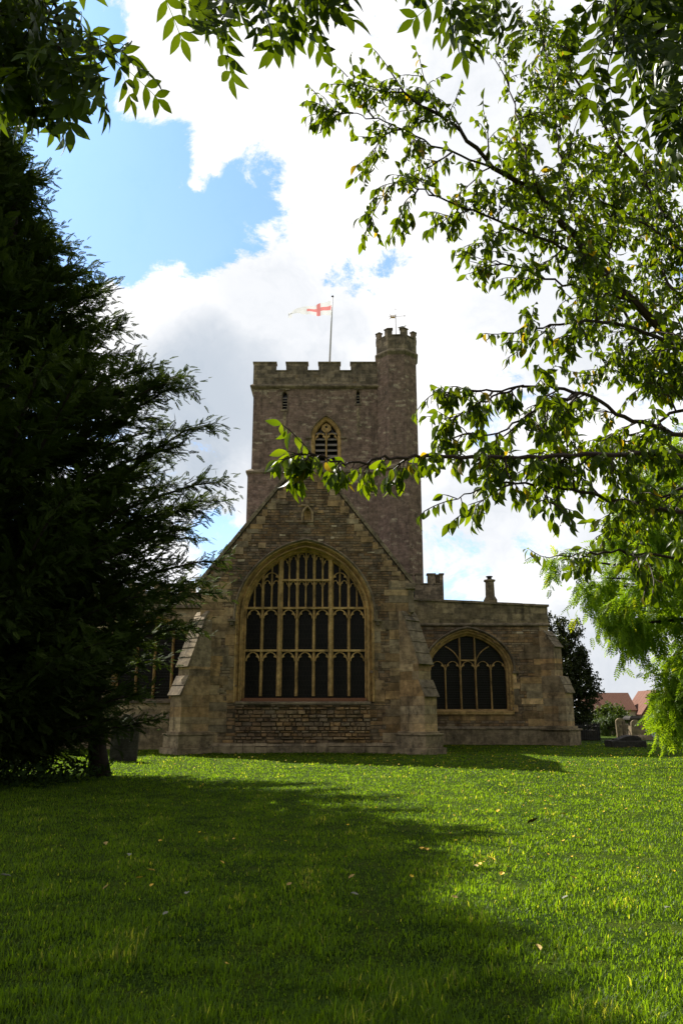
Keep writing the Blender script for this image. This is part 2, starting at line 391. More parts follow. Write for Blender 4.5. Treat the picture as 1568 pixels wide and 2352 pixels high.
up = np.array([0, 0, 1.])
p1 = base + (up*np.cos(lean*.45)[:, None] + hz*np.sin(lean*.45)[:, None])*(L*.55)[:, None]
p2 = p1 + (up*np.cos(lean*1.35)[:, None] + hz*np.sin(lean*1.35)[:, None])*(L*.5)[:, None]
V = np.stack([base-sd*wd[:, None], base+sd*wd[:, None], p1+sd*(wd*.8)[:, None], p1-sd*(wd*.8)[:, None], p2], 1).reshape(-1, 3)
o5 = (np.arange(N)*5)[:, None]
tint = np.clip(rng.random(N)*.6+.25+.35*clump, 0, 1); tint[rng.random(N) < .012] = 1.0
M['grass'] = leafmat('grass_blade', (.021, .052, .004), (.100, .164, .014), .62, .5, .22, yellow=(.34, .32, .10), nsc=1.1, tcol=(2.75, 2.65, .6))
grass = np_mesh('grass', V, [np.array([0, 1, 2, 3])[None]+o5, np.array([3, 2, 4])[None]+o5], M['grass'], np.repeat(tint, 5))
tag(grass, 'short green lawn grass with longer tufts towards the bottom of the picture', 'grass', kind='stuff')

# ------------------------------------------------------------------ church
CH = thing('church', (-1.55, 34, 0), 'large medieval stone church with steep east gable, seven light window and square battlemented tower', 'church')
XC, HW, YW = -1.55, 4.55, 34.0
ZE, ZA = 7.15, 13.05       # eaves, apex of the chancel gable

def arch(xc, hw, zb, zs, rise, k, y, n=26):
    """open path, bottom-left round to bottom-right"""
    P_ = [Vector((xc-hw, y, zb))]
    for i in range(n+1):
        a = math.pi*(1-i/n); tt = abs(math.cos(a))
        zz = rise*((1-tt*tt)**.5*(1-k)+k*(1-tt))
        P_.append(Vector((xc+hw*math.cos(a), y, zs+zz)))
    P_.append(Vector((xc+hw, y, zb))); return P_
def arch_z(x, xc, hw, zs, rise, k):
    tt = min(1, abs(x-xc)/hw); return zs + rise*((1-tt*tt)**.5*(1-k)+k*(1-tt))
def moulding(mb, xc, hw, zb, zs, rise, k, prof, tint=.5, mt=0):
    mb.loft([arch(xc, hw+o, zb, zs, rise+o*1.05, k, y) for o, y in prof], tint, mt)

def stones(mb, x0, x1, z0, z1, y, inside, w=(.18, .5), h=(.09, .17), depth=.022, gap=.012, tbias=0., dark=None):
    z = z0
    while z < z1:
        hh_ = rnd.uniform(*h); x = x0 - rnd.uniform(0, w[1])
        while x < x1:
            ww = rnd.uniform(*w)*(1.5 if rnd.random() < .1 else 1)
            xa, xb = max(x, x0), min(x+ww, x1)
            if xb-xa > .06 and inside((xa+xb)/2, z+hh_/2) :
                d = depth*rnd.uniform(.1, 1)
                tt = min(.92, max(0.02, rnd.gauss(.42+tbias, .19)))
                if rnd.random() < .012: tt = .98
                g = gap*rnd.uniform(.3, 1.)
                j = lambda: rnd.uniform(-.007, .007)
                fz = [(xa+g+j(), z+g+j()), (xb-g+j(), z+g+j()), (xb-g+j(), min(z+hh_, z1)-g+j()), (xa+g+j(), min(z+hh_, z1)-g+j())]
                c_ = .010
                fr_ = [(px+(c_ if i in (0, 3) else -c_), y-d+rnd.uniform(-.004, .004), pz+(c_ if i < 2 else -c_)) for i, (px, pz) in enumerate(fz)]
                vs = [(px, y+.01, pz) for px, pz in fz] + fr_
                mb.add(vs, [(0, 1, 5, 4), (1, 2, 6, 5), (2, 3, 7, 6), (3, 0, 4, 7), (4, 5, 6, 7)], tt)
            x += ww
        z += hh_

# --- chancel walls with openings
WIN = dict(xc=-1.58, hw=2.62, zb=2.25, zs=5.75, rise=2.9, k=.13)
def warch(o, y, zb=None, W_=WIN): return arch(W_['xc'], W_['hw']+o, (W_['zb'] if zb is None else zb), W_['zs'], W_['rise']+o*1.05, W_['k'], y)
mb = MB()
outer = [(XC-HW, YW, 0), (XC+HW, YW, 0), (XC+HW, YW, ZE), (XC, YW, ZA), (XC-HW, YW, ZE)]
lanc = arch(XC+.03, .17, 9.98, 10.25, .28, .5, YW, 10)
mb.extrude(outer, (0, .8, 0), holes=[warch(.36, YW, 2.05), lanc])
mb.box(XC-HW, XC-HW+.8, YW+.8, 52, 0, ZE); mb.box(XC+HW-.8, XC+HW, YW+.8, 52, 0, ZE)
mb.build('chancel_wall', M['rubble_back'], CH)
mb = MB()
def in_gable(x, z, mg=.0):
    zt = ZA-(ZA-ZE)*abs(x-XC)/HW
    return abs(x-XC) < HW-mg and z < zt-mg*1.2
def in_win(x, z, o):
    return abs(x-WIN['xc']) < WIN['hw']+o and z > 2.0 and (z < arch_z(x, WIN['xc'], WIN['hw']+o, WIN['zs'], WIN['rise']+o, WIN['k']))
PX0, PX1 = at(541, 1620, 34).x, at(850, 1620, 34).x
def ok(x, z):
    if not in_gable(x, z, .12): return False
    if in_win(x, z, .42): return False
    if PX0 < x < PX1 and z < 2.05: return False
    if abs(x-XC-.03) < .26 and 9.85 < z < 10.75: return False
    return True
stones(mb, XC-HW, XC+HW, .42, 4.6, YW, ok, (.2, .6), (.10, .2), tbias=.07)
stones(mb, XC-HW, XC+HW, 4.6, ZA, YW, ok, (.16, .42), (.08, .14), tbias=-.08)
mb.build('rubble_facing', M['rubble'], CH)
mb = MB()   # coarse stones of the panel under the window
stones(mb, PX0, PX1, .42, 1.96, YW-.01, lambda x, z: rnd.random() < .96, (.14, .5), (.08, .19), depth=.14, gap=.026, tbias=.02)
mb.build('rough_stone_panel', M['rubble'], CH)
# quoins
mb = MB()
def quoin(xa, xb, za, zb_, y=YW, pr=.03):
    global mb
    g = .006; mb.box(min(xa, xb)+g, max(xa, xb)-g, y-pr*rnd.uniform(.75, 1.2), y+.02, za+g, zb_-g, rnd.uniform(.15, .8), jit=.003)
for s in (-1, 1):      # gable edges: stepped blocks following the slope
    z = ZE-.2
    mb = MB()
    while z < ZA-.5:
        h_ = rnd.uniform(.2, .36); xt = HW*(ZA-(z+h_))/(ZA-ZE)
        xt = min(xt, HW-.02)
        w_ = rnd.choice((.25, .4, .55, .75))
        if xt > .15: quoin(XC+s*xt, XC+s*max(.02, xt-w_), z, z+h_)
        z += h_
    z = .45
    while z < ZE-.25:
        h_ = rnd.uniform(.26, .42); w_ = rnd.choice((.95, 1.3, 1.15)); quoin(XC+s*HW, XC+s*(HW-w_), z, z+h_); z += h_
    mb.build('quoin_stones', M['ashlar'], CH); mb = MB()
    z = 2.1            # window jamb blocks
    while z < 5.7:
        h_ = rnd.uniform(.28, .5); w_ = rnd.choice((.16, .28, .42, .5)); x_ = WIN['xc']+s*(WIN['hw']+.37)
        quoin(x_, x_+s*w_, z, z+h_); z += h_
    mb.build('jamb_stones', M['ashlar'], CH)
mb = MB()
for i in range(46):    # odd large blocks let into the rubble
    x, z = rnd.uniform(XC-HW+.5, XC+HW-.5), rnd.uniform(.6, 11)
    w_, h_ = rnd.uniform(.2, .42), rnd.uniform(.12, .26)
    if ok(x, z) and ok(x+w_, z+h_) and ok(x, z+h_) and ok(x+w_, z): quoin(x, x+w_, z, z+h_, pr=.034)
mb.build('scattered_large_stones', M['ashlar'], CH)
# coping of the gable, plinth, kneelers
mb = MB()
for s in (-1, 1):
    a0 = Vector((XC+s*(HW+.12), 0, ZE-.10)); a1 = Vector((XC, 0, ZA+.06)); dv = (a1-a0)
    nseg = 13
    for i in range(nseg):
        p, q = a0+dv*(i/nseg), a0+dv*((i+.985)/nseg); nrm = Vector((-dv.z*s, 0, dv.x*s)).normalized()
        if nrm.z < 0: nrm = -nrm
        nn = nrm*(.15+rnd.uniform(-.008, .008)); j = rnd.uniform(-.01, .01)
        mb.extrude([(p.x, YW-.07+j, p.z), (q.x, YW-.07+j, q.z), (q.x+nn.x, YW-.07+j, q.z+nn.z), (p.x+nn.x, YW-.07+j, p.z+nn.z)], (0, .75, 0))
mb.box(XC-.16, XC+.16, YW-.09, YW+.5, ZA+.02, ZA+.42); mb.box(XC-.09, XC+.09, YW-.05, YW+.4, ZA+.42, ZA+.62)
kn = at(932, 1345, 34)
mb.box(XC+HW-.22, XC+HW+.22, YW-.14, YW+.9, ZE-.28, ZE-.02); mb.box(XC+HW-.1, XC+HW+.14, YW-.05, YW+.7, ZE-1.3, ZE-.28)
mb.box(XC-HW-.14, XC-HW+.2, YW-.1, YW+.9, ZE-.2, ZE+.02)
mb.build('gable_coping', M['coping'], CH, bevel=.015)
mb = MB()
for i in range(18):
    xa = XC-HW+i*(2*HW/18); mb.box(xa+.004, xa+2*HW/18-.004, YW-.16+rnd.uniform(-.012, .012), YW, -.4, .30+rnd.uniform(-.02, .02), rnd.random())
    mb.extrude([(xa+.004, YW-.17, .31), (xa+.004, YW+.0, .31), (xa+.004, YW+.0, .45)], (2*HW/18-.008, 0, 0), rnd.random())
mb.build('plinth', M['tomb'], CH, bevel=.01)
# grey rain-washed patch under the apex is a slab of render
mb = MB()
mb.build  # (nothing)
# roof
mb = MB()
for s in (-1, 1):
    mb.extrude([(XC, YW+.5, ZA-.02), (XC+s*(HW+.25), YW+.5, ZE-.35), (XC+s*(HW+.25), YW+.5, ZE-.5), (XC, YW+.5, ZA-.2)], (0, 17.6, 0))
mb.build('chancel_roof', M['slate'], CH)
# lancet
lw = thing('x', (0, 0, 0), None, None); bpy.data.objects.remove(lw)
def part_empty(name, loc, parent):
    o = bpy.data.objects.new(name, None); sc.collection.objects.link(o); o.parent = parent
    o.location = Vector(loc)-parent_loc(parent); return o
LW = part_empty('lancet_niche', (XC+.03, YW, 10.2), CH)
mb = MB(); moulding(mb, XC+.03, .14, 9.95, 10.25, .28, .5, [(.13, YW-.02), (.13, YW-.055), (.07, YW-.06), (.03, YW+.0), (0, YW+.14)])
mb.box(XC-.26, XC+.32, YW-.07, YW+.1, 9.86, 9.95); mb.box(XC-.25, XC+.31, YW-.05, YW, 10.62, 10.70); mb.box(XC-.06, XC+.12, YW-.06, YW, 10.72, 10.86)
mb.build('surround', M['ashlar'], LW)
mb = MB()
for i in range(6): mb.box(XC-.2, XC+.26, YW+.12+rnd.uniform(0, .01), YW+.3, 9.93+i*.13, 10.05+i*.13, rnd.random())
mb.build('blocking', M['dressed'], LW)

# --- windows
def cusped(mb, x0, x1, ztop, h, y, t_=.12, rib=.045):
    """pointed cusped head of one light"""
    wd_ = x1-x0; xc = (x0+x1)/2; n = 9
    outc, inn = [], []
    for i in range(n+1):
        u = i/n                                     # 0 spring .. 1 apex
        ox = (1-u)**1.0; a = u*math.pi/2
        o = Vector((x0+wd_/2*(1-math.cos(a))*.98, 0, ztop-h+h*(math.sin(a)*.85+.15*u)))
        nr = Vector((math.cos(a), 0, -math.sin(a)*.8)).normalized()
        cus = rib + .085*wd_/.6*math.exp(-((u-.42)/.09)**2)
        q = o+nr*cus
        if q.x > xc: q.x = xc
        outc.append(o); inn.append(q)
    for sg in (1, -1):
        def mp(p): return Vector((p.x if sg == 1 else 2*xc-p.x, 0, p.z))
        for i in range(n):
            a_, b, c2, d_ = mp(outc[i]), mp(outc[i+1]), mp(inn[i+1]), mp(inn[i])
            q = [Vector((p.x, y, p.z)) for p in (a_, b, c2, d_)]
            mb.add(q+[p+Vector((0, t_, 0)) for p in q], [(0, 1, 2, 3), (4, 5, 6, 7), (0, 1, 5, 4), (3, 2, 6, 7)])
def mullion(mb, x, wd_, z0, z1, y, dp=.2):
    h = wd_/2; prof = [(-h, y+dp*.55), (-h*.35, y), (h*.35, y), (h, y+dp*.55), (h, y+dp*1.2), (-h, y+dp*1.2)]
    mb.loft([[(x+a, b, z0) for a, b in prof], [(x+a, b, z1) for a, b in prof]], closed=True, cap=True)

YG = YW+.52
W1 = part_empty('east_window', (WIN['xc'], YW, WIN['zb']), CH)
mb = MB(); g = warch(.05, YG+.12); mb.extrude(g, (0, .03, 0)); mb.build('leaded_glass', M['glass'], W1)
mb = MB()
moulding(mb, WIN['xc'], WIN['hw'], 2.1, WIN['zs'], WIN['rise'], WIN['k'], [(.38, YW+.0), (.36, YW-.035), (.31, YW-.035), (.29, YW+.10), (.22, YW+.22), (.18, YW+.20), (.165, YW+.10), (.12, YW+.11), (.11, YW+.34), (.05, YW+.42), (.02, YW+.38), (.0, YW+.42), (-.03, YW+.5), (-.03, YW+.7)])
mb.build('moulded_surround', M['dressed'], W1, smooth=False)
mb = MB()
zx = lambda z: 528+z*.2197
zyD = lambda z: 1217+z*.2197
mz = lambda z: at(700, zyD(z), YG).z
mxf = lambda z, zy: at(zx(z), zyD(zy), YG).x
XM = WIN['xc']; sp = .70
x_b = [XM-2.62, XM-1.90, XM-1.115, XM-.372, XM+.372, XM+1.115, XM+1.90, XM+2.62]
zsill, zt1, zt2, zt3 = mz(1738), mz(1262), mz(818), mz(527)
def top_at(x): return arch_z(x, WIN['xc'], WIN['hw'], WIN['zs'], WIN['rise'], WIN['k'])+.04
for i in (1, 3, 4, 6): mullion(mb, x_b[i], .135, zsill, top_at(x_b[i]), YG-.02)
for i in (2, 5): mullion(mb, x_b[i], .23, zsill, top_at(x_b[i]), YG-.12, .28)
for z_, a, b in ((zt1, 0, 7), (zt2, 0, 7), (zt3, 2, 5)): mb.box(x_b[a], x_b[b], YG-.05, YG+.12, z_-.045, z_+.045)
for a, b in zip(x_b[:-1], x_b[1:]):
    for zt in (zt1, zt2): cusped(mb, a+.05, b-.05, zt-.05, .40, YG-.02)
sub = []
for a, b in zip(x_b[:-1], x_b[1:]):
    xm = (a+b)/2; sub.append(xm); mullion(mb, xm, .08, zt2, top_at(xm), YG-.0, .14)
for a, b in zip(x_b[2:5], x_b[3:6]):
    xm = (a+b)/2
    for p, q in ((a, xm), (xm, b)): cusped(mb, p+.035, q-.035, zt3-.045, .22, YG, .1, .028); cusped(mb, p+.035, q-.035, top_at((p+q)/2)-.09, .3, YG, .1, .026)
for a, b in ((x_b[1], x_b[2]), (x_b[5], x_b[6])):
    xm = (a+b)/2
    for p, q in ((a, xm), (xm, b)): cusped(mb, p+.035, q-.035, zt3+.0, .24, YG, .1, .028)
    cusped(mb, a+.04, b-.04, zt3+.36, .40, YG-.02, .1, .035)
for a, b in ((x_b[0], x_b[1]), (x_b[6], x_b[7])):
    xm = (a+b)/2; p, q = (xm, b) if a == x_b[0] else (a, xm)
    cusped(mb, p+.035, q-.035, zt3-.12, .24, YG, .1, .028)
mb.build('tracery', M['dressed'], W1)
mb = MB()      # sill
mb.extrude([(PX0-.02, YW-.12, 1.98), (PX0-.02, YW-.12, 2.07), (PX0-.02, YW+.2, 2.13), (PX0-.02, YW+.2, 1.98)], (PX1-PX0+.04, 0, 0))
mb.build('sill', M['coping'], W1, bevel=.01)
mb = MB(); mb.extrude([(XM-2.66, YW+.2, 2.14), (XM-2.66, YW+.42, 2.26), (XM-2.66, YW+.6, 2.26), (XM-2.66, YW+.6, 2.14)], (5.32, 0, 0)); mb.box(PX0+.25, PX1-.25, YW+.1, YW+.8, 1.9, 2.14)
mb.build('rusty_sill_slope', M['rust'], W1)
def hood(mb, W_, o, zb, w_=.10, y=YW, pr=.13):
    moulding(mb, W_['xc'], W_['hw'], zb, W_['zs'], W_['rise'], W_['k'], [(o, y+.0), (o, y-pr*.7), (o+w_*.5, y-pr), (o+w_, y-pr*.4), (o+w_, y+.0)])
mb = MB(); hood(mb, WIN, .37, 5.55)
for s in (-1, 1):
    x = WIN['xc']+s*(WIN['hw']+.47); mb.box(x-.16+s*.05, x+.16+s*.05, YW-.16, YW, 5.46, 5.56); mb.box(x-.07+s*.05, x+.07+s*.05, YW-.12, YW, 5.3, 5.46)
mb.build('hood_mould', M['coping'], W1)

# --- buttresses
def buttress(corner, dirv, t_, prof, name='buttress', mats=None, pl=None, wslab=True):
    """prof: list of (s,z) outer outline from bottom to top; diag direction dirv"""
    d = Vector((dirv[0], dirv[1], 0)).normalized(); n = Vector((-d.y, d.x, 0)); c = Vector((corner[0], corner[1], 0))
    o = part_empty(name, (corner[0], corner[1], 0), CH)
    mb = MB()
    # courses of ashlar between the outline: build stage by stage
    for (s0, z0), (s1, z1) in zip(prof[:-1], prof[1:]):
        if abs(s1-s0) < 1e-4:
            z = z0
            while z < z1-.02:
                h_ = min(rnd.uniform(.26, .42), z1-z)
                if z1-(z+h_) < .1: h_ = z1-z
                j = rnd.uniform(-.004, .004); sp_ = s0*rnd.uniform(.35, .65) if rnd.random() < .6 else None
                segs = [(-.7, s0)] if sp_ is None else [(-.7, sp_), (sp_, s0)]
                for sa, sb in segs:
                    q = [c+d*sa+n*(-t_/2-j), c+d*(sb-(.0 if sb == s0 else .006))+n*(-t_/2-j), c+d*(sb-(.0 if sb == s0 else .006))+n*(t_/2+j), c+d*sa+n*(t_/2+j)]
                    mb.extrude([p+Vector((0, 0, z+.004)) for p in q], (0, 0, h_-.008), rnd.uniform(.12, .85))
                z += h_
        else:
            q = [c+d*(-.7)+Vector((0, 0, z0)), c+d*s0+Vector((0, 0, z0)), c+d*s1+Vector((0, 0, z1)), c+d*(-.7)+Vector((0, 0, z1))]
            q = [p-n*(t_/2) for p in q]; mb.extrude(q, n*t_, rnd.uniform(.3, .6))
    mb.build('shaft', mats or M['ashlar'], o)
    for (s0, z0), (s1, z1) in zip(prof[:-1], prof[1:]):
        if s1 < s0-1e-4 and z1-z0 > .05:
            mb = MB()
            A = Vector((s0+.07, z0-.045)); B = Vector((s1, z1)); k = max(2, int((B-A).length/.42)); nn = Vector((z1-z0, s0-s1)).normalized()*.075
            for i in range(k):
                p = A.lerp(B, i/k); r_ = A.lerp(B, (i+.97)/k); off2 = nn*(1.0); e = .05
                q = [c+d*p.x+Vector((0, 0, p.y)), c+d*(p.x+off2.x)+Vector((0, 0, p.y+off2.y)), c+d*(r_.x+off2.x*.8)+Vector((0, 0, r_.y+off2.y*.8)), c+d*r_.x+Vector((0, 0, r_.y))]
                mb.extrude([v-n*(t_/2+e) for v in q], n*(t_+2*e), rnd.random())
            mb.build('weathering', M['coping'], o, bevel=.008)
    s0 = prof[0][0]; mb = MB()
    for (e, za, zb_) in (pl or ((.26, -.4, .26), (.16, .26, .75), (.20, .75, .83), (.08, .83, .90))):
        q = [c+d*(-.6)-n*(t_/2+e), c+d*(s0+e)-n*(t_/2+e), c+d*(s0+e)+n*(t_/2+e), c+d*(-.6)+n*(t_/2+e)]
        mb.extrude([p+Vector((0, 0, za)) for p in q], (0, 0, zb_-za), rnd.random())
    mb.build('base', M['tomb'], o, bevel=.02)
    return o
zr = lambda py, Y=33.3: at(900, py, Y).z
buttress((XC-HW, YW), (-1, -1), .80, [(1.02, .85), (1.02, zr(1596)), (.70, zr(1552)), (.70, zr(1530)), (.0, zr(1420)), (-.2, zr(1400))])
buttress((XC+HW, YW), (1, -1), .80, [(.95, .85), (.95, zr(1599)), (.68, zr(1561)), (.68, zr(1524)), (-.0, zr(1421)), (-.2, zr(1400))])

# --- chapel to the right
YC = 44.0; CX0, CX1 = 2.8, 11.5
mb = MB()
CW = dict(xc=at(1077, 1550, 44).x, hw=2.1, zb=1.82, zs=4.0, rise=1.85, k=.16)
zsc = 6.42
mb.extrude([(CX0, YC, 0), (CX1, YC, 0), (CX1, YC, zsc), (CX0, YC, zsc)], (0, .7, 0), holes=[arch(CW['xc'], CW['hw']+.3, 1.6, CW['zs'], CW['rise']+.3, CW['k'], YC)])
mb.box(CX1-.7, CX1, YC+.7, 60, 0, zsc); mb.box(CX0-.5, CX0+.02, YC+.02, YC+.9, 0, zsc)
mb.build('side_chapel_wall', M['rubble_back'], CH)
mb = MB()
def okc(x, z):
    o = .38
    if abs(x-CW['xc']) < CW['hw']+o and z > 1.55 and z < arch_z(x, CW['xc'], CW['hw']+o, CW['zs'], CW['rise']+o, CW['k']): return False
    return z < zsc-.05
stones(mb, CX0, CX1, .95, zsc, YC, okc, (.2, .6), (.10, .2), tbias=.0)
mb.build('chapel_rubble_facing', M['rubble'], CH)
mb = MB(); z = .95
while z < zsc-.1:
    h_ = rnd.uniform(.28, .45); h_ = min(h_, zsc-z); w_ = rnd.choice((.9, 1.4, 1.7)) if z < 5.6 else .5
    mb.box(CX1-w_, CX1, YC-.028, YC+.02, z+.005, z+h_-.005, rnd.random()); z += h_
z = 1.7
while z < 4.:
    h_ = rnd.uniform(.3, .5)
    for s in (-1, 1):
        x_ = CW['xc']+s*(CW['hw']+.28); w_ = rnd.choice((.2, .35, .3)); mb.box(min(x_, x_+s*w_), max(x_, x_+s*w_), YC-.028, YC+.02, z+.005, z+h_-.005, rnd.random())
    z += h_
x = CX0
while x < CX1-1.5:
    w_ = rnd.uniform(.6, 1.2); mb.box(x+.004, x+w_-.004, YC-.025, YC+.02, 1.25, 1.58, rnd.random()) if abs(x-CW['xc']) < 2.2 else None; x += w_
mb.build('chapel_quoins', M['ashlar'], CH)
mb = MB()
zl, zrr = 7.85, 7.42
mb.extrude([(CX0, YC-.03, zsc), (CX1+.03, YC-.03, zsc), (CX1+.03, YC-.03, zrr), (CX0, YC-.03, zl)], (0, .5, 0))
mb.box(CX1-.47, CX1+.03, YC+.47, 60, zsc, zrr)
mb.build('chapel_parapet', M['ashlar_wall'], CH)
mb = MB()
nseg = 12
for i in range(nseg):
    a, b = i/nseg, (i+.99)/nseg; xa, xb = CX0+(CX1+.12-CX0)*a, CX0+(CX1+.12-CX0)*b; za, zb_ = zl+(zrr-zl)*a+rnd.uniform(-.012, .012), zl+(zrr-zl)*b
    mb.extrude([(xa, YC-.12, za), (xb, YC-.12, zb_), (xb, YC-.12, zb_+.12), (xa, YC-.12, za+.12)], (0, .7, 0))
for zz, e in ((zsc-.05, .12), (.78, .14)):
    mb.extrude([(CX0, YC-e, zz), (CX0, YC-e, zz+.07), (CX0, YC, zz+.18), (CX0, YC, zz-.04)], (CX1+.1-CX0, 0, 0))
mb.box(CX1, CX1+.12, YC, 60, zsc-.05, zsc+.08)
mb.build('string_course', M['coping'], CH, bevel=.01)
mb = MB(); mb.box(CX0, CX1+.03, YC-.10, YC, -.4, .78); mb.build('chapel_plinth', M['tomb'], CH)
mb = MB(); mb.extrude([(CX0, YC+.5, 7.2), (CX1-.4, YC+.5, 6.9), (CX1-.4, YC+.5, 6.8), (CX0, YC+.5, 7.1)], (0, 15, 0)); mb.build('chapel_roof', M['slate'], CH)
W2 = part_empty('chapel_window', (CW['xc'], YC, CW['zb']), CH)
mb = MB(); yg = YC+.4; mb.extrude(arch(CW['xc'], CW['hw']+.05, CW['zb']-.1, CW['zs'], CW['rise']+.05, CW['k'], yg+.1), (0, .03, 0)); mb.build('guarded_glass', M['glass2'], W2)
mb = MB(); moulding(mb, CW['xc'], CW['hw'], 1.7, CW['zs'], CW['rise'], CW['k'], [(.33, YC), (.30, YC-.03), (.26, YC-.02), (.2, YC+.1), (.12, YC+.14), (.06, YC+.26), (0, YC+.3), (-.02, YC+.6)])
xs_ = [CW['xc']-2.1+i*.84 for i in range(6)]
def ctop(x): return arch_z(x, CW['xc'], CW['hw'], CW['zs'], CW['rise'], CW['k'])+.03
for i in (1, 4): mullion(mb, xs_[i], .085, CW['zb'], 4.25, yg-.05, .16)
for i in (2, 3): mullion(mb, xs_[i], .10, CW['zb'], ctop(xs_[i]), yg-.08, .2)
for a, b in zip(xs_[:-1], xs_[1:]): cusped(mb, a+.02, b-.02, 4.45, .5, yg-.03, .1, .03)
mb.box(xs_[2], xs_[3], yg-.04, yg+.08, 4.45, 4.53)
for s in (-1, 1):      # intersecting ribs above the outer pairs
    x0, x1 = (xs_[0], xs_[2]) if s < 0 else (xs_[5], xs_[3])
    pts = [Vector((x1+(x0-x1)*(1-math.cos(a))*.9, yg, 4.15+1.25*math.sin(a))) for a in [i/10*1.35 for i in range(11)]]
    pts = [p for p in pts if p.z < ctop(p.x)+.02]
    mb.tube(pts, .032, 5)
mb.build('tracery', M['dressed'], W2)
mb = MB(); mb.extrude([(xs_[0]-.25, YC-.10, 1.57), (xs_[0]-.25, YC-.10, 1.72), (xs_[0]-.25, YC+.62, 1.88), (xs_[0]-.25, YC+.62, 1.57)], (4.7, 0, 0)); mb.build('sill', M['dressed'], W2)
mb = MB(); hood(mb, CW, .35, 3.85, .12, YC, .14)
for s in (-1, 1): x = CW['xc']+s*(CW['hw']+.42); mb.box(x-.16, x+.16, YC-.15, YC, 3.75, 3.87)
mb.build('hood_mould', M['coping'], W2)
zc_ = lambda py: at(1260, py, 43.2).z
buttress((CX1, YC), (1, -1), .8, [(1.0, .9), (1.0, zc_(1590)), (.72, zc_(1553)), (.5, zc_(1551)), (.5, zc_(1484)), (.1, zc_(1458)), (-.1, zc_(1446))],
         pl=((.20, -.4, .75), (.28, .75, .84), (.12, .84, .98)))
# chimney on the chapel
CM = part_empty('chimney', (at(1125, 1370, 48).x, 48, 7.2), CH)
cx = at(1125, 1370, 48).x; zb_ = 6.9; zt = at(1125, 1338, 48).z
mb = MB()
def ngon(cx, cy, r, z, n=8, ph=math.pi/8): return [(cx+r*math.cos(2*math.pi*i/n+ph), cy+r*math.sin(2*math.pi*i/n+ph), z) for i in range(n)]
zz0 = at(1125, 1378, 48).z; zt1c = at(1125, 1334, 48).z
mb.loft([ngon(cx, 48, r, z) for r, z in ((.42, zb_), (.42, zz0), (.29, zz0+.22), (.27, zt1c-.1), (.36, zt1c-.04), (.36, zt1c+.05), (.24, zt1c+.07))], closed=True, cap=True)
mb.build('stack', M['ashlar_wall'], CM)
mb = MB(); mb.loft([ngon(cx, 48, r, z, 12) for r, z in ((.14, zt1c+.05), (.14, zt1c+.2), (.21, zt1c+.23), (.2, zt1c+.28))], closed=True, cap=True); mb.build('pot', M['dark_tomb'], CM)

# --- battlements helper
def battlement(mb, p0, p1, zb_, zsill_, ztop_, edges, th, out=(0, -1), cop=.10, copmb=None):
    """edges: fractions list of (a,b) merlons between p0 and p1"""
    p0, p1 = Vector((*p0, 0)), Vector((*p1, 0)); n = Vector((*out, 0))
    def bx(a, b, z0, z1, m, e=0):
        A, B = p0.lerp(p1, a), p0.lerp(p1, b); dd_ = (p1-p0).normalized()*e; A = A-dd_; B = B+dd_
        q = [A+n*e, B+n*e, B-n*(th+e), A-n*(th+e)]; m.extrude([v+Vector((0, 0, z0)) for v in q], (0, 0, z1-z0), rnd.uniform(.3, .7))
    bx(0, 1, zb_, zsill_, mb)
    last = 0
    for a, b in edges:
        bx(a, b, zsill_, ztop_, mb); bx(a, b, ztop_, ztop_+cop, copmb, .05)
        if a > last+.001: bx(last, a, zsill_, zsill_+cop*.8, copmb, .048)
        last = b
    if last < .999: bx(last, 1, zsill_, zsill_+cop*.8, copmb, .048)

# --- tower
YT = 52.0; TX0, TX1 = -6.25, 4.0; D_ = 9.8
mb = MB()
mb.box(TX0-.22, TX1, YT-.22, YT+D_, 0, 17.75)
zT = 24.25
bw_ = dict(xc=at(749, 1000, 52).x, hw=.80, zb=at(749, 1062, 52).z, zs=at(749, 1000, 52).z, rise=1.15, k=.38)
s1x, s2x = at(654, 915, 52).x, at(822, 910, 52).x
sl1 = (at(654, 941, 52).z, at(654, 897, 52).z); sl2 = (at(822, 928, 52).z, at(822, 895, 52).z)
hole3 = arch(s1x, .19, sl1[0], sl1[1]-.3, .28, .2, YT, 8); hole4 = arch(s2x, .14, sl2[0], sl2[1]-.25, .22, .2, YT, 8)
mb.extrude([(TX0, YT, 17.75), (TX1, YT, 17.75), (TX1, YT, zT), (TX0, YT, zT)], (0, .9, 0),
           holes=[arch(bw_['xc'], bw_['hw']+.22, bw_['zb'], bw_['zs'], bw_['rise']+.22, bw_['k'], YT), hole3, hole4])
mb.box(TX0, TX0+.9, YT+.9, YT+D_-.9, 17.75, zT); mb.box(TX1-.9, TX1, YT+.9, YT+D_-.9, 17.75, zT); mb.box(TX0, TX1, YT+D_-.9, YT+D_-.2, 17.75, zT)
mb.box(TX0+.9, TX1-.9, YT+.9, YT+D_-.9, zT-.3, zT-.05); 
mb.build('tower_wall', M['tower'], CH)
mb = MB(); cp = MB()
ztop, zcr = at(700, 832, 52).z, at(700, 850, 52).z
fx = lambda px: (at(px, 840, 52).x-TX0+.05)/(TX1-TX0)
battlement(mb, (TX0-.05, YT-.05), (TX1, YT-.05), zT, zcr-.12, ztop-.1, [(0, fx(634)), (fx(657), fx(706)), (fx(731), fx(780)), (fx(804), 1)], .5, (0, -1), .11, cp)
mer = [(0, .17), (.25, .42), (.5, .67), (.75, 1)]
battlement(mb, (TX0-.05, YT+D_-.2), (TX0-.05, YT+.47), zT, zcr-.12, ztop-.1, mer, .5, (-1, 0), .11, cp)
battlement(mb, (TX1, YT+.47), (TX1, YT+D_-.2), zT, zcr-.12, ztop-.1, mer, .5, (1, 0), .11, cp)
